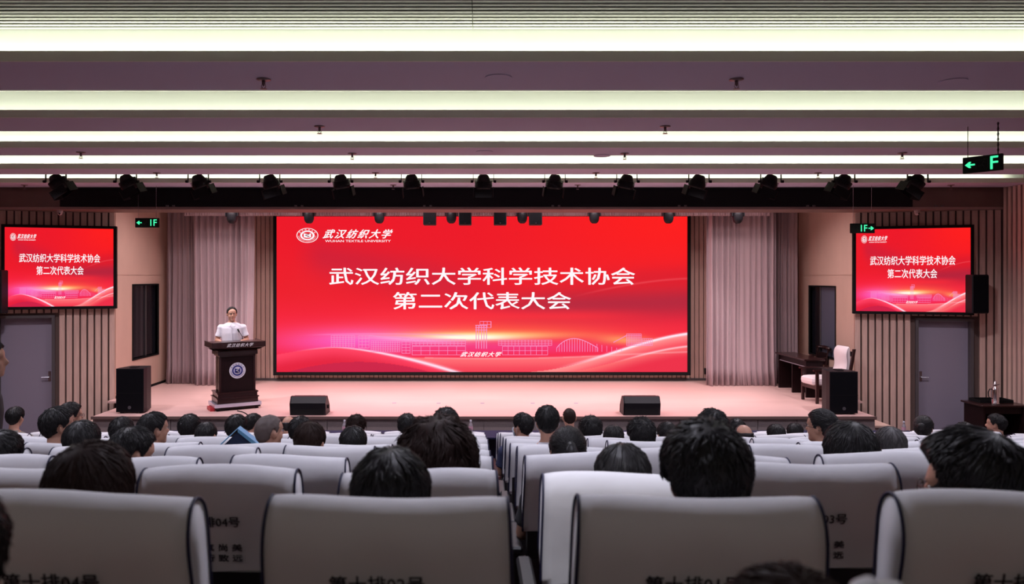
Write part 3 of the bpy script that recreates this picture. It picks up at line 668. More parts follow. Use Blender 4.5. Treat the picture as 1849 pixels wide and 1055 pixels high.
# loudspeakers on the stage corners
def box_speaker(px0, px1, py0, D, label, zb, depth=.42):
    W = (px1-px0)*D/F; H = Z(py0,D)-zb
    t = thing('loudspeaker', label, 'speaker', (X((px0+px1)/2,D), D, zb), 0, 'tall loudspeakers at the stage corners')
    q = MB(); w2 = W/2; q.loft([[(-w2,0,z),(w2,0,z),(w2,.12,z),(w2*.72,depth,z),(-w2*.72,depth,z),(-w2,.12,z)] for z in (.02,H)]); q.build('cabinet', M_blackp, t)
    bx(-w2+.015,w2-.015,-.012,0,.03,H-.015).build('front_grille', M_grille, t)
    bx(-w2,w2,-.014,.002,H*.45,H*.45+.006).build('grille_seam', M_black, t)
    q = MB(); q.lathe([(0,0),(.028,0),(.028,.004),(0,.004)], 14, M=Matrix.Translation((0,-.013,.1)) @ Matrix.Rotation(pi/2,4,'X')); q.build('badge', mat('badge_grey', (.06,.06,.07), .4), t)
    for s in (-1,1): bx(s*w2*.7-.02, s*w2*.7+.02, .03,.09,0,.02).build('foot', M_black, t)
    bx(-.05,.05,.1,.25,H,H+.012).build('top_plate', M_black, t)
    return t
box_speaker(209.5,259.5,666,12.3,'tall black loudspeaker standing at the left end of the stage', SZ)
box_speaker(1498,1549,671.5,12.2,'tall black loudspeaker at the right end before the armchair', SZ)
# wall speakers
for px0, px1, py0, py1, D, lab in ((1749,1779,496,566,12.85,'black speaker mounted beside the right red display'), (-22,9,488,566,12.9,'black speaker mounted beside the left red display')):
    W = (px1-px0)*D/F; zb, zt = Z(py1,D), Z(py0,D); xc = X((px0+px1)/2,D)
    t = thing('wall_speaker', lab, 'speaker', (xc, D, zb), 0, 'slim speakers on the corner walls')
    H = zt-zb; bx(-W/2,W/2,-.1,.1,0,H, bev=.015).build('cabinet', M_blackp, t); bx(-W/2+.015,W/2-.015,-.112,-.1,.02,H-.02).build('grille', M_grille, t)
    q = MB(); q.tube([(0,.1,H/2),(0,.36 if px0 > 0 else .33,H/2)], .02, 8).box(-.05,.05,.09,.105,H/2-.08,H/2+.08); q.build('bracket', M_black, t)
# desk on the right
t = thing('desk', 'long dark wooden desk along the right stage wall', 'desk', (0,0,SZ), 0)
xa, xb = 6.05, 6.36; ya, yb = 13.86, 15.2; Hd = Z(636,15.2)-SZ
bx(xa-.05,xb+.03,ya,yb+.03,Hd-.035,Hd, bev=.006).build('desktop', M_dark, t)
bx(xa,xb,yb-.04,yb,.0,Hd-.035).build('end_panel', M_dark2, t); bx(xa,xb,ya+.04,ya+.08,0,Hd-.035).build('end_panel', M_dark2, t)
bx(xa,xb,(ya+yb)/2-.02,(ya+yb)/2+.02,0,Hd-.17).build('end_panel', M_dark2, t)
bx(xa+.02,xa+.045,ya+.08,yb-.04,Hd-.17,Hd-.035).build('apron', M_dark2, t); bx(xb-.05,xb-.02,ya+.08,yb-.04,.08,Hd-.035).build('modesty_panel', M_dark2, t)
bx(xa+.01,xa+.022,ya+.08,yb-.04,Hd-.155,Hd-.145).build('trim', M_silver, t)
# open dark wooden armchairs with pale cushions
def armchair(loc, rz, label, cream=True, s=1.0):
    """faces -y before rotation"""
    t = thing('armchair', label, 'armchair', loc, rz, None); t.scale = (.82*s,1.1*s,s); m = M_cream
    for sx in (-1,1):
        bx(sx*.30-.025, sx*.30+.025,-.30,-.25,0,.60, bev=.005).build('leg', M_dark, t)
        q = MB(); q.loft([[(sx*.30-.022,y,z),(sx*.30+.022,y,z),(sx*.30+.022,y+.045,z),(sx*.30-.022,y+.045,z)] for y,z in ((.30,0),(.26,.40),(.33,.80),(.36,1.0))]); q.build('leg', M_dark, t)
        q = MB(); q.loft([[(sx*.30-.035,y,z),(sx*.30+.035,y,z),(sx*.30+.035,y,z+.03),(sx*.30-.035,y,z+.03)] for y,z in ((-.34,.595),(-.1,.60),(.15,.585),(.36,.57))]); q.build('armrest', M_dark, t)
        bx(sx*.30-.015, sx*.30+.015,-.25,.28,.27,.33).build('side_rail', M_dark, t)
    bx(-.28,.28,-.30,-.27,.26,.33).build('front_rail', M_dark, t); bx(-.28,.28,.27,.30,.26,.33).build('back_rail', M_dark, t)
    q = MB()
    rows = []
    for z, ins in ((.33,.03),(.35,.008),(.40,0),(.45,.006),(.475,.03),(.485,.08)):
        x = .275-ins; y0, y1 = -.34+ins, .30-ins; r = .04; rows.append([(-x+r,y0,z),(x-r,y0,z),(x,y0+r,z),(x,y1-r,z),(x-r,y1,z),(-x+r,y1,z),(-x,y1-r,z),(-x,y0+r,z)])
    q.loft(rows); q.build('seat_cushion', m, t, smooth=False)
    q = MB(); rows = []
    for k in range(15):
        u = k/14; z = .44+.60*u; yc = .20+.17*u+.045*sin(u*pi*1.6); th = .085*(1-.3*max(0,u-.8)*4); w_ = .26-.03*sm(.85,1,u)
        if k == 0 or k == 14: th *= .45
        rows.append([(-w_,yc-th/2+.02,z),(-w_+.03,yc-th/2,z),(w_-.03,yc-th/2,z),(w_,yc-th/2+.02,z),(w_,yc+th/2-.02,z),(w_-.03,yc+th/2,z),(-w_+.03,yc+th/2,z),(-w_,yc+th/2-.02,z)])
    q.loft(rows); bc = q.build('back_cushion', m, t, smooth=True)
    for sx in (-1,1):
        q = MB(); q.tube([(sx*.262, (.20+.17*u+.045*sin(u*pi*1.6))-.025, .46+.56*u) for u in [i/10 for i in range(11)]], .004, 5); q.build('piping', M_piping, bc)
    q = MB(); q.box(-.3,.3,.36,.385,.86,.95); q.build('crest_rail', M_dark, t)
    return t
armchair((6.22, 13.50, SZ), R(-84), 'dark wooden armchair with white cushions beside the stage desk', s=.96)
# a dark wooden folding-screen like chair back leaning over the desk: second chair pushed behind
t = thing('wooden_chair', 'dark glossy wooden chair pushed against the desk behind the white armchair', 'chair', (6.60, 15.0, SZ), R(-90), None)
for sx in (-1,1):
    for sy in (-1,1): bx(sx*.22-.02, sx*.22+.02, sy*.2-.02, sy*.2+.02,0,.43).build('leg', M_dark, t)
    q = MB(); q.tube([(sx*.22,.2,.43),(sx*.22,.27,.80)], .018, 8); q.build('back_post', M_dark, t)
    q = MB(); q.tube([(sx*.24,-.2,.43),(sx*.24,-.2,.62),(sx*.24,.22,.64)], .018, 8); q.build('armrest', M_dark, t)
bx(-.24,.24,-.22,.22,.41,.45, bev=.008).build('seat', M_dark, t)
bx(-.23,.23,.235,.26,.5,.74).build('back_panel', M_dark2, t)
q = MB(); q.tube([(-.27,.28,.82),(0,.31,.84),(.27,.28,.82)], .034, 10); q.build('crest_rail', M_dark, t, smooth=True)
for x in (-.17,.17):
    q = MB(); q.lathe([(0,0),(.014,0),(.014,.01),(0,.012)], 10, M=Matrix.Translation((x,.265,.83)) @ Matrix.Rotation(pi/2,4,'X')); q.build('stud', M_chrome, t)
# power socket on the back wall
tag(bx(X(1276,16.1)-.02, X(1276,16.1)+.04, 16.18, 16.215, Z(676,16.2), Z(665,16.2)).build('wall_socket', M_black), 'small black socket box on the slats beside the right curtain', 'socket')
# side cabinet with tray and thermos at the far right
cz = Z(727,12.6); cx0, cx1 = 8.30, 9.0
t = thing('side_cabinet', 'dark wooden side table by the right door with a thermos on it', 'table', (0,0,0), 0)
bx(cx0-.05,cx1+.02,12.3,12.86,cz-.03,cz, bev=.006).build('table_top', M_dark, t)
bx(cx0,cx0+.03,12.34,12.84,0,cz-.03).build('side_panel', M_dark2, t); bx(cx1-.05,cx1-.02,12.34,12.84,0,cz-.03).build('side_panel', M_dark2, t)
bx(cx0+.03,cx1-.05,12.80,12.83,0,cz-.03).build('back_panel', M_dark2, t)
bx(cx0+.03,cx1-.05,12.36,12.39,cz-.15,cz-.03).build('drawer_front', M_dark2, t); bx(cx0+.03,cx1-.05,12.36,12.80,.5,.53).build('shelf', M_dark2, t)
t = thing('serving_tray', 'dark raised tray on the side table behind the thermos', 'tray', (8.62, 12.66, cz), 0)
bx(-.24,.3,-.12,.15,0,.008).build('tray_base', M_black, t)
q = MB(); q.box(-.25,.31,-.13,-.12,0,.05).box(-.25,.31,.15,.16,0,.05).box(-.25,-.24,-.12,.15,0,.05).box(.30,.31,-.12,.15,0,.05); q.build('tray_rim', M_black, t)
t = thing('thermos_flask', 'tall shiny steel thermos jug with black handle on the side table', 'thermos', (X(1797,12.42), 12.42, cz), 0)
q = MB(); q.lathe([(0,0),(.062,0),(.062,.02),(.056,.03),(.056,.24),(.05,.265),(.032,.29),(.028,.31),(0,.31)], 24); q.build('flask_body', M_chrome, t, smooth=True)
q = MB(); q.lathe([(0,.31),(.03,.31),(.03,.335),(.018,.35),(.014,.385),(0,.39)], 18); q.build('stopper', M_metal, t, smooth=True)
q = MB(); q.tube([(-.05,0,.25),(-.095,0,.25),(-.115,0,.20),(-.11,0,.13),(-.085,0,.10),(-.055,0,.10)], .008, 8); q.build('handle', M_black, t, smooth=True)
q = MB(); q.tube([(.02,-.01,.32),(.055,-.02,.335)], [.012,.006], 8); q.build('spout', M_chrome, t)
# front row table and bottles
tz = .83
t = thing('front_table', 'long table under a navy cloth in front of the first seat row', 'table', (0,0,0), 0)
bx(-5.6,6.5,10.85,11.35,tz-.02,tz).build('table_top', M_navy, t); bx(-5.6,6.5,11.35,11.36,.15,tz).build('cloth_skirt', M_navy, t)
for x in (-5.4,-2.7,0,2.7,6.3):
    for y in (10.9,11.3): bx(x-.02,x+.02,y-.02,y+.02,0,tz-.02).build('leg', M_black, t)
def bottle(px, D, z, label, h=.23):
    t = thing('water_bottle', label, 'bottle', (X(px,D), D, z), 0, 'water bottles on the front table')
    s = h/.23
    q = MB(); q.lathe([(0,0),(.028,0),(.032,.008),(.032,.06),(.029,.07),(.032,.08),(.032,.14),(.026,.165),(.013,.19),(.013,.205),(0,.205)], 14); o = q.build('bottle_body', M_bottle, t, smooth=True); o.scale = (s,s,s)
    q = MB(); q.lathe([(0,.205),(.016,.205),(.016,.228),(0,.23)], 12); o = q.build('cap', M_eblem, t); o.scale = (s,s,s)
    q = MB(); q.lathe([(.0325,.085),(.0325,.135)], 14); q = MB(); q.lathe([(.0,.088),(.0328,.088),(.0328,.135),(0,.135)], 14); o = q.build('bottle_label', M_blcap, t); o.scale = (s,s,s)
bottle(622, 11.0, tz, 'clear water bottle on the front table left of the screen centre')
bottle(850, 11.0, tz, 'clear water bottle on the front table near the centre gap')
bottle(1632, 11.0, tz, 'pink labelled water bottle at the right end of the front table', .21)
# ================================================================== SEATS
def smooth_prof(P, n):
    out = []
    for i in range(len(P)-1):
        p0, p1, p2, p3 = P[max(i-1,0)], P[i], P[i+1], P[min(i+2,len(P)-1)]
        for k in range(n):
            t = k/n; t2 = t*t; t3 = t2*t
            out.append(tuple(.5*((2*p1[j])+(-p0[j]+p2[j])*t+(2*p0[j]-5*p1[j]+4*p2[j]-p3[j])*t2+(-p0[j]+3*p1[j]-3*p2[j]+p3[j])*t3) for j in range(2)))
    out.append(P[-1]); return out
# cover profile (y, z): rear face up over the rolled top and down the front; z=0 at the top
PROF = smooth_prof([(.052,-.36),(.040,-.27),(.020,-.18),(.004,-.11),(.006,-.055),(.028,-.015),(.062,0),(.096,-.012),(.118,-.045),(.128,-.10),(.136,-.18),(.150,-.27)], 3)
def cover_mesh(seed):
    nx = 15; mb = MB(); outer = []; P = PROF
    cy = sum(p[0] for p in P)/len(P)
    for i in range(nx):
        a = -1+2*i/(nx-1); w0 = .268
        col = []
        for j, (y, z) in enumerate(P):
            flare = 1+.035*min(1, -z/.3)-.012*math.exp(z/.03)
            wob = .006*noise.noise((a*2.2+seed, z*6, seed*3.7))*(1+min(1,-z/.1))
            top = .007*sin(a*2.4+seed)*math.exp(z/.06)
            pinch = (1-.10*abs(a)**8)
            yy = cy+(y-cy)*pinch + wob; col.append((a*w0*flare, yy, z+top-(.006*abs(a)**6)))
        outer.append(col)
    n = len(P)
    vs = [p for c in outer for p in c]; fs = []
    for i in range(nx-1):
        for j in range(n-1): fs.append((i*n+j, (i+1)*n+j, (i+1)*n+j+1, i*n+j+1))
    # side cheeks of the cover
    for i, rev in ((0, False), (nx-1, True)):
        loop = [i*n+j for j in range(n)]
        half = n//2
        for j in range(half):
            a_, b_ = loop[j], loop[j+1]; c_, d_ = loop[n-2-j], loop[n-1-j]
            f = (a_, b_, c_, d_) if not rev else (d_, c_, b_, a_)
            if len(set(f)) == 4: fs.append(f)
    fs.append(tuple([0, n-1]+[ (nx-1)*n+n-1, (nx-1)*n]))
    mb.add(vs, fs); me = mb.mesh('seat_cover', True)
    pip = []
    for i in (0, nx-1):
        q = MB(); s = -1 if i == 0 else 1
        q.tube([(p[0]+s*.001, p[1], p[2]) for p in outer[i]], .0042, 6); pip.append(q.mesh('piping', True))
    return me, pip
COV = [cover_mesh(s) for s in (0.3, 1.7, 2.9, 4.4)]
q = MB(); q.loft([[(-.255,y0,z),(.255,y0,z),(.255,y1,z),(-.255,y1,z)] for z,y0,y1 in ((-.66,.115,.21),(-.50,.075,.17),(-.33,.060,.145),(-.10,.02,.11),(-.02,.04,.085))]); m_back = q.mesh('seat_back')
q = MB(); rows = []
for z, ins in ((-.70,.02),(-.68,0),(-.63,0),(-.605,.02),(-.60,.05)):
    x = .25-ins; rows.append([(-x,.17+ins,z),(x,.17+ins,z),(x,.62-ins,z),(-x,.62-ins,z)])
q.loft(rows); m_seat = q.mesh('seat_cushion')
q = MB()
q.box(-.03,.03,.14,.52,-.50,-.465, bev=.01); m_arm = q.mesh('armrest')
q = MB(); q.box(-.022,.022,.18,.46,-1.09,-.50); m_ped = q.mesh('pedestal')
CNC = ['十','九','八','七','六','五','四','三','二','一']
ROWW = ['tenth','ninth','eighth','seventh','sixth','fifth','fourth','third','second','first']
NW = ['zeroth','first','second','third','fourth','fifth','sixth','seventh','eighth','ninth','tenth','eleventh','twelfth']
COLX = lambda c: (.48+.69*(c-1)) if c > 0 else (-.21+.69*(c+1))      # c = 1,2,.. right of the gap; -1,-2,.. left
seat_tilt = {(0,-1):0,(1,1):-9,(2,-1):5,(1,-2):0}
occ = {}
def seat(k, c):
    x, y, z = COLX(c), rowd(k), rowz(k)
    r = random.Random(k*50+c); ztop = 1.105 + r.uniform(-.012,.012)
    side = 'right' if c > 0 else 'left'
    t = thing('auditorium_seat', 'white-covered seat, %s row from the stage, %s seat %s of the centre gap' % (ROWW[k], NW[abs(c)], side), 'seat',
              (x+r.uniform(-.006,.006), y+r.uniform(-.02,.02), z), R(r.uniform(-1.2,1.2)), 'white-covered auditorium seats, %s row' % ROWW[k])
    tilt = R(seat_tilt.get((k,c), r.choice((-5,-3,0,0,3,4))))
    me, pip = COV[r.randrange(4)]
    cov = obj('seat_cover', me, M_cover, t, (0,0,ztop), (tilt,0,0))
    for p in pip: obj('piping', p, M_piping, cov)
    obj('seat_back', m_back, M_seatb, t, (0,0,ztop-.003), (tilt*.6,0,0)); obj('seat_cushion', m_seat, M_seatf, t, (0,0,1.03))
    for s in (-1,1): obj('armrest', m_arm, M_seatb, t, (s*.30,0,1.1)); obj('pedestal', m_ped, M_seatb, t, (s*.30,0,1.09))
    if k <= 3:
        num = abs(c)*2-(1 if c > 0 else 0)
        s_ = '第%s排%02d号' % (CNC[k], num)
        o = text('seat_number', s_, M_ink, cov, -.125, .083, -.196, -.156, .0, .012); place_print(o, -.176)
        for dz, tx in ((-.272,'崇 真 尚 美'), (-.310,'笃 行 致 远')):
            o = text('motto', tx, M_ink, cov, -.095, .085, dz-.013, dz+.013, 0, .008); place_print(o, dz)
def place_print(o, z):
    pr = [(y, zz) for y, zz in PROF[:16]]
    pr.sort(key=lambda p: abs(p[1]-z)); y = pr[0][0]; a, b = pr[0], pr[1]
    sl = (a[0]-b[0])/((a[1]-b[1]) or 1e-6)
    o.location.y = y-.0075; o.rotation_euler = (math.atan(-sl) if False else -math.atan(sl), 0, 0)
for k in range(10):
    d = rowd(k)
    for c in list(range(-13,0))+list(range(1,14)):
        x = COLX(c)
        if x < XL+.75 or x > XR-.75: continue
        px = CX+x*F/d; hw = .34*F/d
        if px+hw < 0 or px-hw > 1849: continue
        if k == 9 and c > 9: continue
        seat(k, c)

# ================================================================== PEOPLE
def remesh(mb, name, vox, smooth=3):
    me = mb.mesh(name); o = bpy.data.objects.new(name, me); COL.objects.link(o)
    m = o.modifiers.new('r', 'REMESH'); m.mode = 'VOXEL'; m.voxel_size = vox
    m2 = o.modifiers.new('s', 'SMOOTH'); m2.factor = .5; m2.iterations = smooth
    dg = bpy.context.evaluated_depsgraph_get(); r = bpy.data.meshes.new_from_object(o.evaluated_get(dg))
    bpy.data.objects.remove(o); r.name = name; r.shade_smooth(); r.materials.clear(); return r
def ering(z, hx, hy, cy, cx=0, n=20): return [(cx+hx*cos(2*pi*i/n), cy+hy*sin(2*pi*i/n), z) for i in range(n)]
TORSO = [(.40,.16,.12,.0),(.50,.18,.135,-.0),(.62,.158,.115,-.01),(.75,.165,.115,-.012),(.88,.183,.122,-.008),(.97,.190,.110,-.005),(1.02,.165,.088,-.005),(1.055,.10,.068,-.008),(1.085,.062,.058,-.008)]
class Pose:
    """joint positions of a figure; y is where it faces"""
    def __init__(s, drop=0, stand=False, yaw=0, pitch=0, armsdown=False):
        s.drop, s.stand = drop, stand
        s.base = .42 if stand else 0
        k = 1-drop/.58
        s.tz = lambda z: s.base+.5+(z-.5)*k
        s.hc = Vector((0, .035+drop*.25, 1.222-drop+s.base))
        s.HM = Matrix.Translation(s.hc) @ Matrix.Rotation(R(yaw), 4, 'Z') @ Matrix.Rotation(R(-pitch), 4, 'X')
        if stand and armsdown: s.el, s.wr, s.fi = (.235,-.02,1.13), (.235,.05,.90), (0,.15,-1)
        elif stand: s.el, s.wr, s.fi = (.255,.0,1.17), (.175,.23,1.165), (0,1,-.05)
        else: s.el, s.wr, s.fi = (.225,.06,s.tz(.72)), (.10,.29,.655), (0,1,-.12)
        s.sh = (.185,-.005,s.tz(.975))
        if stand: s.legs = [((.09,0,.93),.088),((.10,.02,.70),.075),((.105,.02,.48),.056),((.105,0,.28),.05),((.105,-.01,.09),.036)]
        else: s.legs = [((.09,.0,.53),.088),((.11,.22,.54),.078),((.12,.42,.52),.058),((.12,.44,.30),.052),((.12,.44,.09),.036)]
        s.foot = (.105,.05,.04) if stand else (.12,.50,.04)
def mir(p, s): return (p[0]*s, p[1], p[2])
def head_parts(q, M, fine=False):
    E = lambda c, r, n=18, m=12: q.ell(c, r, n, m, M)
    E((0,-.010,.022),(.076,.097,.088)); E((0,.022,-.035),(.063,.070,.086)); E((0,.066,-.092),(.030,.028,.028)); E((0,.045,.035),(.068,.050,.055))
    for s in (-1,1):
        E((s*.034,.058,-.034),(.030,.026,.034),12,8); E((s*.045,.005,-.055),(.018,.048,.036),12,8)
        E((s*.080,-.008,-.012),(.010,.019,.032),12,8); E((s*.086,-.016,-.002),(.007,.013,.020),10,6); E((s*.030,.083,.022),(.022,.012,.008),10,6)
        E((s*.012,.103,-.028),(.009,.010,.008),10,6)
    T = lambda pts, r, n=8: q.tube([M @ Vector(p) for p in pts], r, n)
    T([(0,.084,.018),(0,.098,-.005),(0,.112,-.026)],[.008,.010,.012]); E((0,.108,-.029),(.011,.012,.009),10,6)
    T([(-.022,.084,-.058),(0,.092,-.056),(.022,.084,-.058)],[.005,.008,.005]); T([(-.019,.083,-.066),(0,.090,-.068),(.019,.083,-.066)],[.005,.009,.005])
def hand(q, w, d, s, vox):
    """palm, four bent fingers of unequal length and a thumb from the side of the palm"""
    w = Vector(w); f = Vector(d).normalized(); side = Vector((s,0,0)); side = (side-f*side.dot(f)).normalized(); up = side.cross(f)*s
    if up.z < 0: up = -up
    P = lambda a, b, c: w+f*a+side*b+up*c
    q.loft([[P(a,hw*cos(t),.5*th*sin(t)) for t in [2*pi*i/12 for i in range(12)]] for a,hw,th in ((-.01,.026,.036),(.02,.030,.034),(.055,.040,.030),(.085,.041,.026),(.093,.036,.020))])
    r = max(.0085, vox*.95)
    for b, L, sp in ((-.031,.072,-.10),(-.011,.080,-.03),(.011,.075,.03),(.031,.058,.10)):
        q.tube([P(.075,b,0), P(.09+L*.45,b*1.12+sp*.02,-.004), P(.09+L*.78,b*1.2+sp*.03,-.018), P(.09+L,b*1.22+sp*.04,-.034)], [r*1.1,r,r*.92,r*.8], 8)
    q.tube([P(.015,-.028,-.004), P(.045,-.052,-.008), P(.075,-.062,-.016), P(.098,-.058,-.024)], [r*1.5,r*1.25,r*1.05,r*.85], 8)
_body, _cl = {}, {}
def body(p, key, vox):
    if key in _body: return _body[key]
    q = MB(); q.loft([ering(p.tz(z), hx, hy, cy+p.drop*.12*sm(.5,1,z)) for z,hx,hy,cy in TORSO])
    neck0 = Vector((0,-.012+p.drop*.12,p.tz(1.0))); neck1 = p.HM @ Vector((0,-.022,-.05))
    q.tube([neck0, (neck0+neck1)/2, neck1], [.066,.055,.056], 14); head_parts(q, p.HM)
    for s in (-1,1):
        q.ell(mir(p.sh,s), (.062,.062,.055), 14, 8)
        a, e, w_ = Vector(mir(p.sh,s)), Vector(mir(p.el,s)), Vector(mir(p.wr,s))
        q.tube([a, a*.5+e*.5, e, e*.6+w_*.4, w_], [.052,.046,.040,.038,.026], 12); q.ell(e, (.04,.04,.04), 12, 8)
        hand(q, w_, (p.fi[0]-.15*s, p.fi[1], p.fi[2]), s, vox)
        q.tube([mir(pt,s) for pt,_ in p.legs], [r for _,r in p.legs], 12); q.ell(mir(p.legs[2][0],s), (.06,.06,.06), 12, 8)
        q.ell((p.foot[0]*s,p.foot[1],.045), (.042,.12,.038), 14, 8)
    _body[key] = remesh(q, 'person', vox, 2); return _body[key]
def clothes(p, key, vox):
    if key in _cl: return _cl[key]
    q = MB(); e_ = .012
    q.loft([ering(p.tz(z), hx+e_, hy+e_, cy+p.drop*.12*sm(.5,1,z)) for z,hx,hy,cy in TORSO[:-1] if z > .45]+[ering(p.tz(1.068), .078,.072,-.01+p.drop*.12)])
    for s in (-1,1):
        a, e = Vector(mir(p.sh,s)), Vector(mir(p.el,s)); m_ = a*.30+e*.70
        q.ell(a, (.068,.068,.062), 14, 8); q.tube([a, a*.6+e*.4, m_], [.061,.058,.063], 14)
    shirt = remesh(q, 'shirt', vox, 3)
    q = MB(); q.loft([ering(p.base+z, hx, hy, 0) for z,hx,hy in ((.405,.172,.135),(.44,.185,.148),(.54,.180,.140),(.58,.172,.13))])
    for s in (-1,1): q.tube([mir(pt,s) for pt,_ in p.legs], [r+.014 for _,r in p.legs], 12); q.ell(mir(p.legs[2][0],s), (.072,.072,.072), 12, 8)
    tr = remesh(q, 'trousers', .016, 3)
    sh = []
    for s in (-1,1):
        q = MB(); f = p.foot; q.ell((f[0]*s,f[1],.05), (.05,.135,.048), 16, 8); q.box(f[0]*s-.045,f[0]*s+.045,f[1]-.12,f[1]+.11,0,.03); sh.append(remesh(q, 'shoe', .012, 3))
    # collar band
    q = MB(); c = p.drop*.12-.008; z = p.tz(1.038)
    n = 24; q.loft([[(rx*cos(2*pi*i/n), c+ry*sin(2*pi*i/n)+oy, zz+.012*(-sin(2*pi*i/n))) for i in range(n)] for rx,ry,zz,oy in ((.092,.084,z,0),(.072,.070,z+.040,0),(.067,.065,z+.042,0),(.078,.070,z+.0,0))], cap=False)
    col = q.mesh('collar', True)
    _cl[key] = (shirt, tr, sh, col); return _cl[key]
def hairline(a):
    """lower limit of the hair (height in the head) by angle from the face"""
    P = [(0,.062),(35,.062),(55,.048),(72,.004),(82,-.012),(92,.030),(106,.018),(122,-.045),(180,-.085)]
    for (a0,h0),(a1,h1) in zip(P, P[1:]):
        if a <= a1: return h0+(h1-h0)*(a-a0)/(a1-a0)
    return -.088
_hair = {}
HT = dict(short=.016, crop=.010, buzz=.004, messy=.026, puffy=.052, balding=.008, thin=.012, receding=.010, woman=.024, bun=.014, pony=.016, long=.030, round=.040, flat=.018)
def hair(style, seed):
    k = (style, seed)
    if k in _hair: return _hair[k]
    T = HT[style]
    r = random.Random(seed); mb = MB(); n, m = 56, 34; c = Vector((0,-.010,.022)); amp = dict(messy=.012, puffy=.014, round=.007).get(style, .004)
    def surf(d, lift=0):
        hz = .088 if d.z > 0 else .112
        base = 1/math.sqrt((d.x/.076)**2+(d.y/.097)**2+(d.z/hz)**2)
        a = math.degrees(math.atan2(abs(d.x), d.y)); p = c+d*base
        th = T*(1+.35*max(0,d.z)); 
        if style in ('short','crop','thin','balding','flat','receding'): th *= .45+.75*sm(-.04,.06,p.z)          # clipped sides and nape
        if style in ('puffy','round'): th *= .75+.5*max(0,-d.y)
        th += amp*noise.noise(d*4.5+Vector((seed*3.1,0,0)))+amp*.5*noise.noise(d*11+Vector((0,seed*2.3,0)))
        hl = hairline(a)+.010*noise.noise(Vector((a*.05,seed,0)))
        if style in ('woman','long','round','bob','puffy'): hl -= .055*sm(60,110,a)
        if style == 'receding': hl += .030*sm(75,20,a)
        cover = sm(hl-.006, hl+.012, p.z)
        if style == 'balding': cover *= 1-sm(.93,.80,(Vector((d.x*.9,d.y+.10,d.z-.25))).length*1.0) if d.z > .25 else 1
        off = th*cover-.012*(1-cover)
        return c+d*(base+off+lift), cover
    rings = []
    for j in range(m+1):
        th = pi*j/m; ring = []
        for i in range(n):
            ph = 2*pi*i/n; d = Vector((sin(th)*cos(ph), sin(th)*sin(ph), cos(th)))
            if j in (0,m): d = Vector((.001*cos(ph),.001*sin(ph),cos(th))).normalized()
            ring.append(surf(d)[0])
        rings.append(ring)
    mb.loft(rings[::-1])
    N = dict(buzz=0, balding=300, thin=800).get(style, 1300); Lk = dict(messy=.05, puffy=.055, crop=.028, woman=.09, long=.10, round=.07, bun=.10, pony=.10).get(style, .045)
    crown = Vector((0,-.35,.94)).normalized(); target = Vector((0,-1,.05)).normalized()
    for _ in range(N):
        z = r.uniform(-.65,1); ph = r.uniform(0,2*pi); rr = math.sqrt(1-z*z); d = Vector((rr*cos(ph), rr*sin(ph), z)); p, cv = surf(d)
        if cv < .8: continue
        if style in ('bun','pony'): flow = target-d*target.dot(d)
        else: flow = d-crown*d.dot(crown); flow = flow-d*flow.dot(d)
        if flow.length < .02: flow = Vector((1,0,0)).cross(d)
        flow.normalize(); flow = (flow+Vector((r.uniform(-1,1),r.uniform(-1,1),r.uniform(-1,1)))*dict(messy=.8, puffy=.6, short=.45, crop=.5).get(style,.15)).normalized()
        L = Lk*r.uniform(.6,1.3); tip = dict(messy=.012, puffy=.010, crop=.004, short=.005).get(style, .001)*r.uniform(.2,1.4)
        pts = []
        for s_ in range(4):
            dd = (d+flow*(L/.1)*s_/3).normalized(); q_, cv2 = surf(dd, .0015+tip*(s_/3)**2)
            if cv2 < .5: break
            pts.append(q_)
        if len(pts) < 3: continue
        w_ = r.uniform(.0012,.0024); mb.tube(pts, [w_*.5,w_,w_*.8,w_*.15][:len(pts)] if len(pts)==4 else [w_*.5,w_,w_*.15], 4)
    if style == 'bun': mb.ell((0,-.128,.035),(.038,.030,.036)); mb.lathe([(.012,0),(.022,.004),(.022,.012),(.012,.016)], 12, M=Matrix.Translation((0,-.098,.035)) @ Matrix.Rotation(pi/2,4,'X'))
    if style == 'pony':
        mb.tube([(0,-.10,.03),(0,-.135,.035),(.005,-.155,.0),(.01,-.15,-.06),(.012,-.135,-.12)], [.016,.022,.028,.022,.005], 12)
        for _ in range(40):
            a = r.uniform(0,2*pi); o_ = Vector((cos(a)*.02, 0, sin(a)*.02)); mb.tube([Vector((0,-.12,.035))+o_*.5, Vector((0,-.155,.02))+o_, Vector((.01,-.158,-.05))+o_, Vector((.012,-.14,-.12))+o_*.6], [.003,.004,.003,.001], 4)
    if style in ('long','woman','round'):
        zb = dict(long=-.33, woman=-.15, round=-.115)[style]; K = 8; rings = []
        wd = dict(long=.045, woman=.014, round=.03)[style]
        for j in range(K+1):
            t_ = j/K; z = .03+(zb-.03)*t_; hx = .097+wd*sm(0,.7,t_)-(.012*sm(.8,1,t_)); hy = .070-.012*t_
            rings.append([(hx*cos(2*pi*i/36)*(1+.03*sin(i*2.7+seed)), -.045-.02*t_+hy*sin(2*pi*i/36)*(1+.05*sin(i*3.3)), z) for i in range(36)])
        mb.loft(rings[::-1])
        for _ in range(420):
            a = r.uniform(pi*1.0,2*pi*1.0); pts = []
            for t_ in (0,.35,.7,1.0):
                z = .03+(zb-.03)*t_; hx = .097+wd*sm(0,.7,t_)-(.012*sm(.8,1,t_)); hy = .070-.012*t_
                pts.append((hx*1.02*cos(a), -.047-.02*t_+hy*1.03*sin(a), z))
            mb.tube(pts, [.001,.002,.002,.001], 4)
    _hair[k] = mb.mesh('hair', True); return _hair[k]
_fc = {}
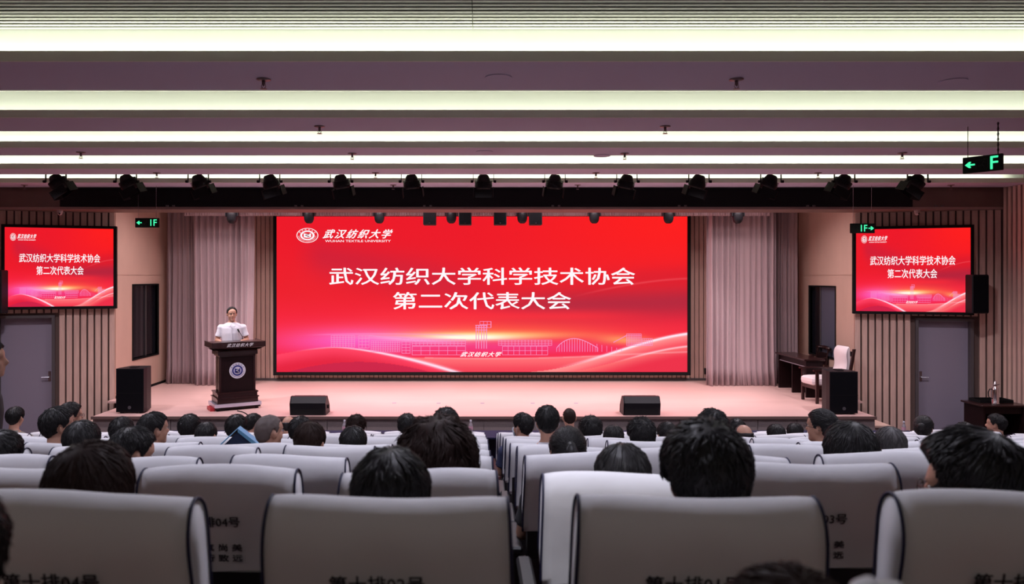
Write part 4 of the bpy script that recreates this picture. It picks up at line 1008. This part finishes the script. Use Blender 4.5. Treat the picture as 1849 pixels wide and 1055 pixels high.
def face_bits(root, p, glasses=False, mask=False, fine=False):
    def put(name, mb, m, smooth=True):
        if name+str(id(mb)) and name not in _fc: _fc[name] = mb.mesh(name, smooth)
        o = obj(name, _fc[name], m, root); o.matrix_local = p.HM; return o
    if fine or glasses or mask or p.HM.to_euler().z:
        for s in (-1,1):
            e = put('eye' if s < 0 else 'eye_', MB().ell((s*.030,.0755,.004),(.012,.011,.0058),12,8), M_eye); i_ = put('iris' if s < 0 else 'iris_', MB().ell((s*.030,.0850,.004),(.0046,.0028,.0046),10,6), M_iris)
            e.name = 'eye'; i_.name = 'iris'
    if fine:
        q = MB()
        for s in (-1,1): q.tube([(s*.014,.092,.018),(s*.03,.094,.024),(s*.046,.082,.020)], [.003,.004,.002], 6)
        put('eyebrow', q, M_hair)
        q = MB(); q.tube([(-.018,.0915,-.060),(0,.098,-.058),(.018,.0915,-.060)],[.002,.005,.002],8).tube([(-.016,.0905,-.067),(0,.096,-.069),(.016,.0905,-.067)],[.002,.006,.002],8); put('lips', q, M_lip)
    if glasses:
        q = MB()
        for s in (-1,1):
            q.tube([(s*.032+.022*cos(a), .108-.004*abs(cos(a)), .002+.017*sin(a)) for a in [2*pi*i/16 for i in range(17)]], .0016, 6)
            q.tube([(s*.055,.102,.006),(s*.083,.06,.008),(s*.088,-.01,.004),(s*.086,-.03,-.012)], .0018, 6)
        q.tube([(-.011,.11,.004),(.011,.11,.004)], .0016, 6); put('spectacles', q, M_glassf)
    if mask:
        q = MB(); rings = []
        for z,hx,fy in ((-.012,.050,.118),(-.035,.060,.126),(-.065,.058,.118),(-.10,.045,.108),(-.118,.03,.085)):
            rings.append([(hx*sin(R(a)), .03+(fy-.03)*cos(R(a*.8)), z) for a in range(-90,91,15)])
        q.loft(rings, closed=False)
        for s in (-1,1): q.tube([(s*.058,.05,-.025),(s*.088,.0,.005),(s*.093,-.02,-.01),(s*.085,-.01,-.035),(s*.056,.03,-.09)], .0014, 5)
        put('face_mask', q, M_mask)
SLOUCH = (0, .06, .12, .18)
def person(px, top, k, style, label, yaw=0, pitch=0, shirt=(.08,.08,.1), hm=None, rz=0, glasses=False, mask=False, dx=0, hs=1.0, D=None, skin=None, sc=1.0):
    D = (rowd(k)+.33) if D is None else D
    floor = rowz(k); H = Z(top, D)-floor
    T_ = HT[style]; amp = dict(messy=.012, puffy=.014, round=.007).get(style, .004)
    loc_top = 1.222+(.110+T_*1.30+amp*.6)*hs
    want = H; best = min(SLOUCH, key=lambda d: abs(want/(loc_top-d)-sc)); s = want/(loc_top-best)
    key = (best, yaw, pitch); p = Pose(best, False, yaw, pitch)
    t = thing('person', label, 'person', (X(px,D), D-.035-best*.25, floor), R(rz), 'seated audience')
    s = max(.86, min(1.13, s)); t.scale = (s,s,s)
    obj('body', body(p, key, .011), skin or M_skin, t)
    sh, tr, shoes, col = clothes(p, best, .015)
    obj('shirt', sh, shirt if not isinstance(shirt, tuple) else cloth(shirt), t); obj('trousers', tr, M_trou, t); obj('collar', col, shirt if not isinstance(shirt, tuple) else cloth(shirt), t)
    for m_ in shoes: obj('shoe', m_, M_shoe, t)
    sd = int(px) % 3
    o = obj('hair', hair(style, sd), hm or M_hair, t); o.matrix_local = p.HM @ Matrix.Scale(hs, 4)
    face_bits(t, p, glasses, mask); return t
BK = (.03,.03,.035); NV_ = (.03,.04,.10); GR = (.25,.25,.22); WH = (.6,.6,.65); BL = (.12,.16,.3)
person(166,795,0,'long','woman with long straight dark hair in the nearest row, left', shirt=BK, hm=M_hairb, hs=1.02)
person(706,812,0,'short','person with smooth rounded black hair in the nearest row, centre left', shirt=BK, hs=1.12, pitch=14)
person(790,738,1,'puffy','person with big tousled dark brown hair standing out before the stage', shirt=BK, hm=M_hairb, hs=1.28, rz=-3, sc=1.05)
person(1272,757,0,'crop','large-headed man with short black hair and visible ears, nearest row right of centre', shirt=NV_, hs=1.26, sc=1.12)
person(1748,775,0,'short','man in glasses with thick black hair at the right edge, nearest row', yaw=40, glasses=True, shirt=BK, hs=1.25, sc=1.08)
person(1122,795,1,'round','person with bun-topped dark hair and navy top behind the bright white seat', pitch=14, shirt=NV_, hs=1.0)
person(1025,770,2,'pony','woman with grey-streaked black ponytail right of the centre gap', shirt=BK, hs=1.02, pitch=14)
person(988,732,4,'crop','tall young man with a face mask and bare neck before the stage', mask=True, shirt=WH, hs=1.05)
person(943,746,6,'short','dark-haired person with a pale mask just right of the centre gap, near the stage', mask=True, shirt=NV_, hs=1.05, yaw=40)
person(1028,737,8,'buzz','person with brown close-cropped hair close to the stage edge, right of the gap', hm=M_hairb, shirt=BK)
person(1066,750,6,'messy','person with messy black hair between the masked man and the cropped heads', shirt=BK, hs=1.1)
person(1108,768,5,'thin','short-haired person low in the seat, left of the right wedge monitor', shirt=BK, hs=1.0, pitch=14)
person(1158,752,4,'messy','person with black hair and visible ears under the right wedge monitor', shirt=WH, hs=1.0)
person(1204,762,6,'short','person with short dark hair just right of the right wedge monitor', shirt=BK)
person(1286,737,4,'messy','person with tousled black hair peeking over the largest head', shirt=BK, hs=1.06)
person(1330,756,7,'short','dark-haired person behind the bald man, right of the largest head', shirt=BK)
person(1343,765,6,'balding','bald-topped man with a shiny crown right of the largest head', shirt=GR, hs=1.0)
person(1401,766,7,'short','person with neat round black hair alone in the third row right', shirt=BK, hs=1.04)
person(1436,764,8,'short','person with glasses in the second row, half hidden by the bun woman', shirt=BK, glasses=True, yaw=-40)
person(1482,738,4,'bun','woman with glasses and black hair tied back, turned to the left', yaw=40, glasses=True, shirt=BK, hs=1.08)
person(1532,755,2,'round','person with very full round black hair below the right loudspeaker', shirt=BK, hs=1.12)
person(1607,772,3,'thin','man with thinning crown right of the full-haired person', shirt=NV_, hs=1.02, hm=M_hairg, pitch=14)
person(1668,750,7,'bun','woman with dark bun and white blouse before the right door', shirt=WH, yaw=-40, hs=1.1)
person(1741,763,6,'short','person with a black headband low before the right door', shirt=BK, hs=1.0)
person(1798,748,8,'short','person in black at the far right beside the side table', shirt=BK, yaw=40)
person(28,735,8,'short','man in a grey-green shirt at the far left before the left door', shirt=GR, hs=1.04)
person(106,735,4,'short','man with full black hair and bare neck before the left slatted wall', shirt=BK, hs=1.1, yaw=-40)
person(128,727,6,'short','dark-haired person with glasses just behind the left bare-necked man', glasses=True, yaw=-40, shirt=BK, hs=1.02)
person(149,760,3,'flat','person with flat-topped dark hair below the left slatted wall', shirt=BK, hs=1.08)
person(4,778,2,'short','dark-haired person cut by the left edge in the eighth row', shirt=BK, hs=1.05)
person(220,753,5,'crop','cropped-haired person right below the left loudspeaker', shirt=BK, hs=1.1)
person(240,772,2,'short','man with combed glossy black hair right of the long-haired woman', shirt=NV_, yaw=-40, hs=1.02, pitch=14)
person(279,744,4,'crop','man with spiky greying black hair right of the left loudspeaker', shirt=BK, hs=1.08, yaw=-40)
person(342,748,6,'short','person with smooth black hair left of the lectern', shirt=BK, hs=1.08)
person(372,763,5,'thin','man with thin parted hair below the left side of the lectern', shirt=BK, pitch=14)
person(427,749,6,'short','man with dark hair directly below the lectern, reading a blue folder', shirt=WH, hs=1.1)
person(458,747,8,'short','dark-haired person right of the folder reader, close to the stage', shirt=BK, yaw=-40)
person(487,749,4,'buzz','man with shaven greying head and bare neck right of the lectern', shirt=BK, hs=1.08, yaw=-40, hm=mat('shaven_hair', (.10,.075,.07), .6))
person(521,750,8,'balding','bald pink-headed person partly hidden behind the shaven man', shirt=GR)
person(543,752,5,'short','person with black hair right below the left wedge monitor', shirt=BK, hs=1.08)
person(559,762,3,'thin','man with thinning brown crown, right of the shaven man', shirt=BK, hs=1.08, hm=M_hairb, pitch=14)
person(643,748,7,'messy','person with curly dark hair just left of the screen middle', shirt=BK, hm=M_hairb)
person(638,770,4,'short','person with black hair and yellow collar below the curly-haired one', shirt=(.45,.40,.12), hs=1.08)
person(735,746,7,'messy','person with messy dark hair left behind the tousled brown head', shirt=BK)
person(805,735,5,'messy','dark-haired person peeking above the tousled brown head', shirt=BK, hs=1.05)
# heads right behind the camera row: only their edges are in the picture
person(-142,866,0,'short','dark-haired person cut by the left picture edge, very close', shirt=BK, D=.98, hs=1.05)
tl = [o for o in bpy.data.objects if o.get('label','').startswith('dark-haired person cut by the left picture edge')][0]
# standing person at the far left edge
def standing(loc, H, rz, label, yaw, style, fine, shirtm, hm=None, vox=.010, group=None, pitch=0, hs=1, down=False):
    p = Pose(0, True, yaw, pitch, down); t = thing('person', label, 'person', loc, rz, group); s = H/(1.332+.42+.012); t.scale = (s,s,s)
    obj('body', body(p, (rz,yaw,'st'), vox), M_skin, t); sh, tr, shoes, col = clothes(p, ('st',rz), .009 if fine else .014)
    obj('shirt', sh, shirtm, t); obj('trousers', tr, M_trou, t); obj('collar', col, shirtm, t)
    for m_ in shoes: obj('shoe', m_, M_shoe, t)
    o = obj('hair', hair(style, 1), hm or M_hair, t); o.matrix_local = p.HM @ Matrix.Scale(hs, 4)
    face_bits(t, p, False, False, fine); return t, p
sp, pp = standing((X(419,13.05), 13.05, SZ), Z(554.5,13.05)-SZ, R(180+14), 'man in a white short-sleeved shirt speaking behind the lectern', 12, 'receding', True, M_shirtw, vox=.0075, pitch=6, hs=1.0)
q = MB()
for i in range(5): q.lathe([(0,0),(.005,0),(.005,.003),(0,.003)], 8, M=Matrix.Translation((0,.129-.004*abs(i-2),1.42-.07*i)) @ Matrix.Rotation(-pi/2,4,'X'))
q.build('shirt_buttons', M_eblem, sp)
bx(-.012,.012,.112,.126,1.13,1.42).build('placket', M_shirtw, sp)
for s_ in (-1,1):
    q = MB(); q.add([(s_*.006,.075,1.475),(s_*.066,.045,1.492),(s_*.060,.092,1.438),(s_*.030,.110,1.425),(s_*.006,.079,1.469),(s_*.066,.051,1.486),(s_*.060,.098,1.432),(s_*.030,.117,1.420)],[(0,1,2,3),(7,6,5,4),(0,4,5,1),(1,5,6,2),(2,6,7,3),(3,7,4,0)]); q.build('collar_flap', M_shirtw, sp)
kf = 3; standing((X(-33,4.75), 4.75, rowz(kf)), Z(617,4.75)-rowz(kf), R(-60), 'person standing at the far left edge in front of the left door', 0, 'short', False, cloth(BK), down=True)
# blue folder stood open like a tent before the man below the lectern
D = 5.95; t = thing('blue_folder', 'open light blue folder held up like a tent below the lectern', 'folder', (X(430,D), D, Z(806,D)), R(8), None)
for s, m_ in ((-1, M_blueb), (1, M_blueb)):
    q = MB(); a = .145; h = .145
    q.loft([[(0,y,h),(0,y,h-.006),(s*a,y,-.0),(s*a,y,.012)] for y in (-.02,.09)]) if s < 0 else q.loft([[(0,y,h),(0,y,h-.03),(s*a*1.0,y,-.01),(s*a*1.05,y,.02)] for y in (-.02,.09)]); q.build('cover', m_, t)
q = MB(); q.loft([[(-.12,y,0),(.13,y,0),(0,y,.118)] for y in (.0,.07)]); q.build('pages', mat('folder_inside', (.02,.04,.10), .6), t)

# the seat row right behind the camera's feet: a head and a crumpled cloth reach just above the lower picture edge
D = .92; pz = Z(1029, D)
t = person(1425, 1029, 0, 'short', 'brownish-haired head rising into the bottom edge of the picture, right', D=D, hm=M_hairb, shirt=BK, hs=.92)
t = thing('auditorium_seat', 'white-covered seat at the very bottom edge, under a crumpled white cloth', 'seat', (X(1585,.70)-.03, .665, rowz(0)+.175), 0, 'white-covered auditorium seats, nearest the camera')
zt_ = Z(1078,.74)-(rowz(0)+.175)
me, pip = COV[1]; cov = obj('seat_cover', me, M_cover, t, (0,0,zt_))
for p_ in pip: obj('piping', p_, M_piping, cov)
obj('seat_back', m_back, M_seatb, t, (0,0,zt_-.003)); obj('seat_cushion', m_seat, M_seatf, t, (0,0,1.03))
for s_ in (-1,1): obj('armrest', m_arm, M_seatb, t, (s_*.30,0,1.1)); obj('pedestal', m_ped, M_seatb, t, (s_*.30,0,1.09))
q = MB(); n = 30; rings = []
for j in range(9):
    a = j/8; ring = []
    for i in range(n):
        th = 2*pi*i/n; rr = 1-(a**2.2); rr = max(rr,.02)**.5
        nz = noise.noise((cos(th)*1.6, sin(th)*1.6, a*2+3))*.22; ring.append((.030*(1+nz)*rr*cos(th), .024*(1+nz)*rr*sin(th), .021*a+.004*noise.noise((cos(th)*2.4*rr, sin(th)*2.4*rr, 9))))
    rings.append(ring)
q.loft(rings); o = q.build('crumpled_cloth', M_eblem, smooth=True, loc=(X(1580,.74), .735, zt_+rowz(0)+.175-.002)); tag(o, 'small crumpled white cloth on the seat top at the bottom edge', 'cloth')
